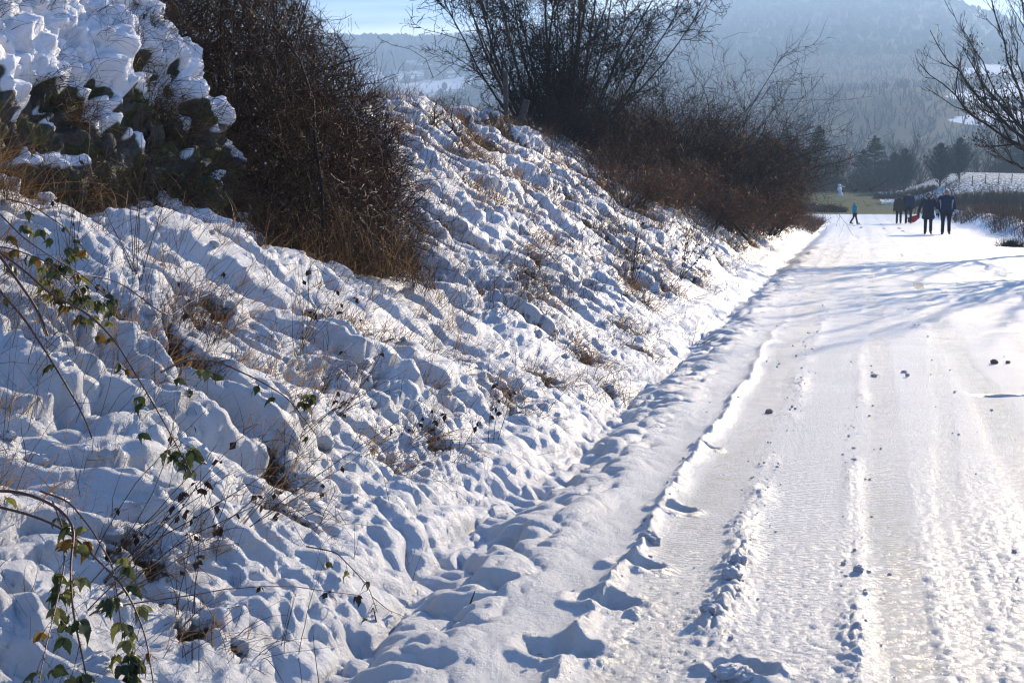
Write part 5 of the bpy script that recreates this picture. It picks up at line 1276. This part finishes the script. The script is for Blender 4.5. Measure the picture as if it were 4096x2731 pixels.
# ------------------------------------------------------------------ dead weeds and stalks, each clump a thing
def weed(label, x, y, n, L, lean, spread, seed, r=0.0022, leaves=0, mat='straw_dark', kinks=0.08, side=0, head=0):
    rng = np.random.default_rng(seed); b = np.array(sp1(x, y, -0.04)); root = empty('dead_weed', tuple(b), 0, label, 'dead weed', 'dead weed stalks on the near bank')
    bs = 0.025 * rng.normal(size=(n, 3)) * np.array([1, 1, 0]); d = np.array(lean)[None] + spread * rng.normal(size=(n, 3))
    P, R = stem_paths(bs, d, L * (0.6 + 0.5 * rng.random(n)), 9, rng, kinks, -0.02, r, 0.45)
    for k in range(n): V, F = tubes(P[k:k + 1], R[k:k + 1], 4); mk('stalk', V, F, M[mat], root)
    if side:
        S, SR = spawn(P, R, side, rng, (0.05, 0.22), (25, 55), 0.12, 0.02, 4, 0.35, 1, 0.5, 0.0009)
        V, F = tubes(S, SR, 3); tag(mk('side_stalks', V, F, M[mat], root), kind='stuff')
        ends = S[:, -1]
    else: ends = P[:, -1]
    if leaves:
        j = rng.integers(0, n, leaves); i = rng.integers(3, 8, leaves); C = P[j, i] + 0.006 * rng.normal(size=(leaves, 3))
        V, F = leaf_quads(C, 0.035, rng, 1.6); V2, F2 = leaf_quads(C, 0.028, rng, 1.2); V, F = join([(V, F), (V2, F2)]); tag(mk('withered_leaves', V, F, M['leaf_dead'], root), kind='stuff')
    if head:
        C = ends[rng.integers(0, len(ends), head)] + 0.008 * rng.normal(size=(head, 3)); V, F = leaf_quads(C, 0.012, rng); tag(mk('seed_heads', V, F, M['leaf_dead'], root), kind='stuff')
    return root
weed('big fan of dead stalks leaning right across the lower left with withered leaves', -2.42, 4.0, 9, 1.15, (0.25, 0.75, 0.22), 0.10, 301, 0.0028, 28)
weed('second fan of dead stalks rising more steeply behind the big fan', -2.52, 4.25, 7, 0.95, (0.35, 0.5, 0.55), 0.14, 302, 0.0026, 20)
weed('long straight stalks leaning right over the middle of the near bank', -2.36, 4.95, 6, 1.3, (0.15, 0.85, 0.32), 0.07, 303, 0.0024, 12, kinks=0.04)
weed('long thin stalks leaning right above the snow pillows in mid bank', -2.62, 6.1, 6, 1.3, (0.05, 0.9, 0.36), 0.08, 304, 0.0022, 7, kinks=0.04)
weed('upright thin grass stems near the bottom edge left of the ditch', -2.08, 4.05, 5, 0.42, (0.0, 0.1, 1.0), 0.12, 305, 0.0016, 0, kinks=0.05)
weed('a few upright stems in the smooth snow near the ditch bottom', -1.93, 4.45, 4, 0.34, (0.08, 0.0, 1.0), 0.10, 306, 0.0015, 0, kinks=0.05)
weed('stiff upright stems at the very bottom left of centre', -2.25, 4.35, 5, 0.50, (-0.05, 0.05, 1.0), 0.12, 307, 0.0018, 4)
weed('tall branching weed rising in front of the mossy outcrop at its middle', -3.74, 6.75, 7, 1.05, (-0.05, 0.0, 1.0), 0.16, 308, 0.0024, 6, side=5, kinks=0.06)
weed('tall branching weed rising in front of the outcrop left of the middle one', -3.9, 6.5, 6, 0.95, (-0.2, 0.0, 1.0), 0.16, 309, 0.0022, 4, side=5, kinks=0.06)
weed('spreading weed with many fine side stalks before the smooth snow mound', -3.35, 6.8, 9, 0.62, (0.25, 0.1, 1.0), 0.30, 310, 0.0018, 8, side=6)
weed('fine branching weed on the lower edge of the smooth snow mound', -3.12, 7.5, 9, 0.55, (0.35, 0.1, 1.0), 0.32, 311, 0.0018, 10, side=6)
weed('brown weed with dark withered leaves right of the snow mound', -2.95, 8.6, 7, 0.38, (0.1, 0.0, 1.0), 0.30, 312, 0.002, 14, side=3)
weed('pale seed headed weeds standing at the foot of the thicket', -3.75, 10.15, 9, 0.85, (0.1, -0.05, 1.0), 0.16, 313, 0.0022, 0, mat='straw', side=5, head=60)
weed('drooping dark weed with hanging seed stalks on the lower bank in the centre', -2.12, 8.1, 3, 0.55, (0.15, 0.0, 1.0), 0.16, 314, 0.0022, 9, side=3)
weed('thin leaning weed left of the drooping dark one in the centre', -2.2, 7.4, 3, 0.42, (0.25, 0.2, 1.0), 0.12, 315, 0.0018, 10)
weed('dry reddish weed over the dark hole in the centre of the bank', -2.42, 7.3, 12, 0.36, (0.5, 0.0, 0.6), 0.4, 316, 0.0018, 6, mat='straw', side=3)
weed('tuft of leaning straw with withered leaves at centre left', -2.72, 6.9, 12, 0.5, (0.6, 0.3, 0.7), 0.25, 317, 0.0016, 8, side=2)
weed('bare weed stalks on the slope right of the thicket foot', -2.95, 12.6, 8, 0.6, (0.15, 0.0, 1.0), 0.2, 318, 0.0028, 14, side=5)
weed('tall dark stalks standing in the slope below the rusty bushes', -2.75, 17.8, 7, 1.1, (0.25, 0.0, 1.0), 0.14, 319, 0.005, 60, side=4)
weed('dark leafy stalks leaning beside the roadside rusty bushes', -2.55, 20.5, 7, 1.15, (0.3, 0.0, 1.0), 0.14, 320, 0.005, 80, side=4)
weed('spiny fallen twigs lying at the edge of the ditch in the distance', -1.7, 15.4, 12, 0.5, (0.5, 0.3, 0.15), 0.35, 321, 0.003, 0, side=4)
weed('thin twigs in the ditch bottom under the near bank', -1.68, 4.2, 3, 0.28, (-0.35, 0.0, 1.0), 0.18, 322, 0.002, 0)
weed('tall pale grass stems rising above the thicket into the sky', -4.55, 12.3, 1, 1.0, (-0.3, 0.0, 1.0), 0.05, 323, 0.003, 0)
for i, (x, y, n, lab) in enumerate([(-6.3, 18.3, 8, 'tall thin grass stems on the crest left of the crooked shrub'), (-5.9, 18.0, 4, 'umbel weeds on the crest against the pale field'), (-6.4, 23.0, 10, 'thin weeds on the crest between the crooked shrub and the fence post')]):
    weed(lab, x, y, n, 0.75, (-0.05, 0.0, 1.0), 0.14, 330 + i, 0.0028, 0, side=2, head=24)

# ------------------------------------------------------------------ grass and lumps on the bank
def bank_points(n, seed, y0=3.4, y1=70, power=1.0):
    rng = np.random.default_rng(seed); y = y0 * (y1 / y0) ** (rng.random(n) ** power); s = 0.1 + 5.4 * rng.random(n); x = -1.78 - s
    p, b, nn = surf(x, y); return p, b, nn, rng
def grass(name, label, n, seed, thr, blades, L, mat, wid, y1=70, lean=(0.35, 0.0, 0.9), spread=0.35, y0=3.4, tuft=0.05, drop=-0.1, smin=0.0, smax=9):
    p, b, nn, rng = bank_points(n, seed, y0, y1)
    s_ = -p[:, 0] - 1.78; k = (b + 0.12 * rng.normal(size=len(b)) > thr) & (s_ > smin) & (s_ < smax)
    if thr < 0: k &= (pn(p[:, 0] * 1.5, p[:, 1] * 1.1 / (1 + 0.02 * p[:, 1]), seed) + 0.25 * rng.normal(size=len(p)) > 0.05)
    p = p[k]
    m = len(p); q = np.repeat(p, blades, 0); t = tuft * (1 + 0.04 * q[:, 1])
    q = q + rng.normal(size=q.shape) * np.stack([t, t, 0.3 * t], 1); q[:, 2] -= 0.03
    ll = np.repeat(L[0] + (L[1] - L[0]) * rng.random(m), blades) * (0.5 + 0.6 * rng.random(m * blades))
    d = np.array(lean)[None] + spread * rng.normal(size=(m * blades, 3)) + np.repeat(0.25 * rng.normal(size=(m, 3)), blades, 0); d[:, 2] = np.abs(d[:, 2])
    P, R = stem_paths(q, d, ll, 4, rng, 0.12, 1.3 * drop, 1.0, 0.25); W = R * (wid + 0.00011 * q[:, 1])[:, None]
    V, F = ribbons(P, W); return tag(mk(name, V, F, M[mat]), label, name.replace('_', ' '), kind='stuff')
grass('dry_grass', 'dry straw grass poking out of the snow all over the bank', 6500, 401, 0.36, 12, (0.10, 0.30), 'straw', 0.0011)
grass('dead_grass', 'dark dead grass in the hollows of the snowy bank', 5500, 402, 0.36, 12, (0.08, 0.26), 'straw_dark', 0.0012)
grass('rusty_grass', 'rusty grass and weeds on the farther slope of the bank', 5200, 403, 0.22, 9, (0.15, 0.45), 'twig_red', 0.0014, y0=13, lean=(0.2, 0, 1.0), smin=0.8)
grass('sparse_grass', 'single grass blades sticking out of the snow', 2600, 404, -1.0, 3, (0.06, 0.30), 'straw_dark', 0.0008, y1=34, lean=(0.2, 0.1, 0.9), tuft=0.03, drop=-0.02)

def tussocks():
    rng = np.random.default_rng(499); T = np.array(TUFTS); nb = 110
    q = np.repeat(T, nb, 0); w = 0.09 + 0.004 * q[:, 1]; q = q + rng.normal(size=q.shape) * w[:, None] * 0.8
    p, _, _ = surf(q[:, 0], q[:, 1]); n = len(p)
    P, R = stem_paths(p - (0, 0, 0.03), np.array([0.5, -0.1, 0.7])[None] + 0.45 * rng.normal(size=(n, 3)), (0.12 + 0.22 * rng.random(n)) * (0.8 + 0.02 * p[:, 1]), 5, rng, 0.14, -0.22, 1.0, 0.3)
    W = R * (0.0013 + 0.0001 * p[:, 1])[:, None]; k = rng.random(n) < 0.5
    V, F = ribbons(P[k], W[k]); tag(mk('tussock_straw', V, F, M['straw']), 'tawny tussocks of dry grass bursting out of holes in the bank snow', 'tussock straw', kind='stuff')
    V, F = ribbons(P[~k], W[~k]); tag(mk('tussock_stems', V, F, M['straw_dark']), 'dark dead stems in the tussocks of the bank', 'tussock stems', kind='stuff')
tussocks()
grass('tan_grass', 'tan grass stems standing through the thin snow of the bank', 5200, 405, -1.0, 7, (0.10, 0.34), 'straw', 0.0013, y0=4.2, lean=(0.45, 0.0, 0.8), spread=0.3, smin=0.9)
grass('brown_stems', 'fine brown stems standing through the snow of the bank', 5200, 406, -1.0, 6, (0.15, 0.5), 'twig_red', 0.0009, y0=3.8, lean=(0.3, 0.1, 0.9), spread=0.25, smin=1.1)
def on_mesh_grass(name, label, pts, n, L, lean, spread, mat, wid, seed, parent=None, drop=-0.25):
    rng = np.random.default_rng(seed); q = pts[rng.integers(0, len(pts), n)] + 0.02 * rng.normal(size=(n, 3))
    P, R = stem_paths(q, np.array(lean)[None] + spread * rng.normal(size=(n, 3)), L[0] + (L[1] - L[0]) * rng.random(n), 5, rng, 0.12, drop, 1.0, 0.3)
    off = np.array(parent.location) if parent is not None else 0
    V, F = ribbons(P - off, R * wid); return tag(mk(name, V, F, M[mat], parent), None if parent is not None else label, None, kind='stuff')
sel = (OSN < 0.1) & (OP[..., 1] > 5.0) & (OP[..., 1] < 10.9)
pts = OP[sel]
# tufts gather round some hundred roots
rng = np.random.default_rng(411); cen = pts[rng.integers(0, len(pts), 150)]
def near(cen, n, sd): return cen[rng.integers(0, len(cen), n)] + sd * rng.normal(size=(n, 3))
on_mesh_grass('hanging_grass', '', near(cen, 14000, 0.07), 14000, (0.10, 0.36), (0.5, -0.15, 0.5), 0.35, 'straw_dark', 0.0024, 412, oc_root)
on_mesh_grass('hanging_straw', '', near(cen[:50], 2600, 0.06), 2600, (0.10, 0.30), (0.5, -0.15, 0.4), 0.4, 'straw', 0.0018, 413, oc_root)
ap = OP[(OP[..., 1] > 5.0) & (OP[..., 1] < 11.0) & (OP[..., 2] < 3.6)]; rc = ap[rng.integers(0, len(ap), 170)]
on_mesh_grass('snow_grass', '', near(rc, 5200, 0.05), 5200, (0.10, 0.32), (0.45, -0.1, 0.7), 0.35, 'straw_dark', 0.0018, 415, oc_root)
on_mesh_grass('moss_fringe', '', near(cen[60:], 9000, 0.09), 9000, (0.02, 0.05), (0.5, -0.2, -0.3), 0.5, 'moss', 0.006, 414, oc_root, -0.1)
# brown grass bank at the left edge below the outcrop
gx = -4.3 - 0.8 * rng.random(2600); gy = 5.6 + 1.3 * rng.random(2600); P0 = np.stack([gx, gy, ground(gx, gy) + 0.05], 1)
P, R = stem_paths(P0, np.array([0.3, -0.1, 0.9])[None] + 0.4 * rng.normal(size=P0.shape), 0.15 + 0.4 * rng.random(2600), 5, rng, 0.12, -0.12, 1.0, 0.3)
V, F = ribbons(P[:1600], R[:1600] * 0.0014); tag(mk('brown_grass', V, F, M['straw_dark']), 'brown dead grass below the outcrop at the left edge', 'brown grass', kind='stuff')
V, F = ribbons(P[1600:], R[1600:] * 0.0013); tag(mk('tawny_grass', V, F, M['straw']), 'tawny dry grass below the outcrop at the left edge', 'tawny grass', kind='stuff')

def lumps(name, label, pos, size, mat, seed, flat=0.8, kinds=8, nu=12, nv=9, rough=0.18):
    rng = np.random.default_rng(seed); ms = [stone_mesh('t', 500 + k + seed, M[mat], flat, nu, nv, rough) for k in range(kinds)]
    parts = []
    for k in range(kinds):
        me = ms[k]; co = np.zeros(len(me.vertices) * 3); me.vertices.foreach_get('co', co); co = co.reshape(-1, 3)
        qd = np.array([p.vertices[:] for p in me.polygons if len(p.vertices) == 4]); tr = np.array([p.vertices[:] for p in me.polygons if len(p.vertices) == 3])
        i = np.arange(k, len(pos), kinds); n = len(i)
        if not n: continue
        a = rng.random(n) * 6.28; c, s = np.cos(a), np.sin(a); sx = size[i][:, None] * (0.8 + 0.4 * rng.random((n, 3)))
        X = co[None] * sx[:, None, :]
        V = np.stack([X[..., 0] * c[:, None] - X[..., 1] * s[:, None], X[..., 0] * s[:, None] + X[..., 1] * c[:, None], X[..., 2]], -1) + pos[i][:, None, :]
        o = (np.arange(n) * len(co))[:, None, None]
        parts.append((V.reshape(-1, 3), (qd[None] + o).reshape(-1, 4), (tr[None] + o).reshape(-1, 3)))
        bpy.data.meshes.remove(me)
    Vs, Q, T, off = [], [], [], 0
    for V, q, t in parts: Vs.append(V); Q.append(q + off); T.append(t + off); off += len(V)
    return tag(mk(name, np.concatenate(Vs), [np.concatenate(Q), np.concatenate(T)], M[mat]), label, name.replace('_', ' '), kind='stuff')
p, b, nn, rng = bank_points(3800, 421, 3.4, 34)
s_ = -p[:, 0] - 1.78; k = ((b > 0.24) | (rng.random(len(b)) < 0.10)) & (s_ > 0.45); p = p[k][:1000]; nn = nn[k][:1000]; n = len(p)
sz = 0.04 + 0.08 * rng.random(n) ** 2
lumps('snow_lumps', 'rounded clumps of snow caught on tussocks and twigs of the bank', p + nn * (0.05 * sz)[:, None], sz, 'snow', 422, flat=0.6, nu=14, nv=10, rough=0.36)
# bits of snow held by the twigs
rng = np.random.default_rng(425); q = np.stack([-3.2 - 3.2 * rng.random(9000), 10.2 + 3.5 * rng.random(9000), 0.8 + 2.6 * rng.random(9000)], 1)
q = q[inside_thicket(q) & ~inside_thicket(q, -0.22)][:260]; sz = 0.008 + 0.018 * rng.random(len(q)) ** 3
lumps('caught_snow', 'small bits of snow caught in the twigs of the thicket', q, sz, 'snow', 426, nu=8, nv=6, rough=0.3)
# crumbs and clods thrown up along the wheel tracks
rng = np.random.default_rng(431); n = 1000; y = 4.0 * (26 / 4.0) ** rng.random(n)
c = rng.choice([-0.93, -0.46, 0.025, 0.7, 1.35, -0.65, 2.1], n, p=[0.16, 0.30, 0.16, 0.12, 0.10, 0.06, 0.10]); x = c + 0.07 * rng.normal(size=n) + 0.0018 * np.clip(y - 8, 0, 50)
q = rng.random(n) < 0.06; x[q] = -0.85 + 4.2 * rng.random(q.sum())
p, b, nn = surf(x, y); sz = 0.005 + 0.022 * rng.random(n) ** 6
lumps('snow_crumbs', 'crumbs and small clods of snow along the wheel tracks', p + nn * (0.05 * sz)[:, None], sz, 'snow', 432, nu=7, nv=6, rough=0.25)

# the clods that can be picked out singly
def clod(x, y, s, label, mat='snow', name='snow_clod', cat='clod', flat=0.7, seed=1):
    me = stone_mesh(name, seed, M[mat], flat, 30, 22, 0.34); o = bpy.data.objects.new(name, me); scene.collection.objects.link(o)
    b = sp1(x, y); o.location = (b[0], b[1], b[2] + 0.10 * s * flat); o.scale = (s, s, s); o.rotation_euler = (0, 0, seed); return tag(o, label, cat)
M['dirty'] = simple('dirty_snow', (0.30, 0.22, 0.18), (0.18, 0.13, 0.11), 14, 0.8, 0.01)
M['clay'] = simple('pinkish_dirty_snow', (0.55, 0.40, 0.33), (0.38, 0.28, 0.23), 14, 0.8, 0.01)
clod(1.27, 14.1, 0.065, 'dark brown clod lying alone on the right of the road', 'dirty', 'earth_clod', seed=3)
clod(1.40, 14.15, 0.045, 'pinkish clod just right of the dark brown one', 'clay', 'earth_clod', seed=4)
clod(-0.62, 10.6, 0.06, 'pinkish brown clod in the left wheel track', 'clay', 'earth_clod', seed=5)
clod(0.42, 13.2, 0.05, 'grey snow clod in the middle of the road, upper of a pair', seed=6)
clod(0.44, 12.9, 0.04, 'small grey snow clod right below another in the middle of the road', seed=7)
clod(0.16, 12.9, 0.07, 'flat grey snow slab across the icy middle track', seed=8, flat=0.3)
clod(-0.90, 6.35, 0.10, 'snow clod fallen from the broken berm half way along it', seed=9)
clod(-0.37, 4.62, 0.13, 'broad broken snow clod near the bottom edge', seed=10, flat=0.45)
clod(-0.47, 6.05, 0.075, 'upper of two rounded clods on the chunky ridge', seed=11)
clod(-0.48, 5.78, 0.085, 'lower of two rounded clods on the chunky ridge', seed=12)
clod(-0.52, 5.25, 0.06, 'single rounded clod at the left foot of the chunky ridge', seed=13)
clod(0.03, 6.1, 0.05, 'pointed clod on the dashed ridge in the middle of the road', seed=14)
clod(0.05, 70.0, 0.16, 'lump of snow on the far road in front of the child', seed=15)
# a withered leaf and twig on the snow
for i, (x, y, lab) in enumerate([(0.13, 5.75, 'tiny withered leaf on the icy middle track'), (-1.02, 4.62, 'tiny dark withered leaf on the berm near the bottom edge')]):
    o = bpy.data.objects.new('withered_leaf', LEAF['leaf_dead'][0]); scene.collection.objects.link(o); b = sp1(x, y, 0.012); o.location = b; o.scale = (0.022,) * 3; o.rotation_euler = (0.3, 0.5, i * 2.0); tag(o, lab, 'leaf')
b = np.array(sp1(-1.42, 5.2, -0.01)); P = np.array([[b, b + (0.01, 0, 0.03), b + (0.02, 0.01, 0.06)]]); V, F = tubes(P - b, np.array([[0.004, 0.0035, 0.002]]), 5); o = mk('twig_stub', V, F, M['straw_dark']); o.location = b; tag(o, 'short brown twig stub sticking out of the smooth snow shoulder', 'twig')

# brown grass of the right verge and the small dark shrub there
rng = np.random.default_rng(441); n = 16000; y = 27 * (112 / 27.0) ** rng.random(n); x = 5.1 + 0.5 * pn(y * 0.2, 1, 5) + np.abs(rng.normal(size=n)) * (1.0 + 0.012 * y)
kk = pn(x * 0.7, y * 0.25, 442) + 0.3 * rng.normal(size=n) > -0.15; x, y = x[kk], y[kk]; n = len(x)
p, _, _ = surf(x, y); P, R = stem_paths(p - (0, 0, 0.03), np.array([0.0, 0, 1.0])[None] + 0.35 * rng.normal(size=(n, 3)), 0.3 + 0.5 * rng.random(n), 4, rng, 0.12, -0.05, 1.0, 0.4)
hf = n // 2
V, F = ribbons(P[:hf], R[:hf] * (0.002 + 0.00009 * y[:hf])[:, None]); tag(mk('verge_grass', V, F, M['straw_dark']), 'brown dead grass along the right verge', 'verge grass', kind='stuff')
V, F = ribbons(P[hf:], R[hf:] * (0.002 + 0.00009 * y[hf:])[:, None]); tag(mk('verge_weeds', V, F, M['twig_red']), 'rusty weeds along the right verge', 'verge weeds', kind='stuff')
rng = np.random.default_rng(451); n = 500; x = 4.5 + 0.0 * rng.random(n); b = np.array(sp1(4.55, 46.0)); P, R = stem_paths(0.12 * rng.normal(size=(n, 3)) * np.array([1.5, 1, 0.1]), np.array([0, 0, 0.8])[None] + 0.6 * rng.normal(size=(n, 3)), 0.15 + 0.15 * rng.random(n), 4, rng, 0.15, 0, 0.006, 0.4)
r_ = empty('broom_tuft', tuple(b), 0, 'small dark green tuft at the right verge below the brown grass', 'tuft'); V, F = tubes(P, R); tag(mk('shoots', V, F, M['conifer'], r_), kind='stuff')
# verge grass at the end of the left bank
rng = np.random.default_rng(461); n = 3500; y = 58 + 22 * rng.random(n); x = -1.9 - 2.4 * rng.random(n) ** 1.3; p, _, _ = surf(x, y)
P, R = stem_paths(p - (0, 0, 0.03), np.array([0.2, 0, 1.0])[None] + 0.35 * rng.normal(size=(n, 3)), 0.15 + 0.45 * rng.random(n), 4, rng, 0.12, -0.05, 1.0, 0.4); V, F = ribbons(P, R * 0.007)
tag(mk('bank_end_grass', V, F, M['twig_red']), 'rusty grass covering the end of the left bank at the bend', 'grass', kind='stuff')
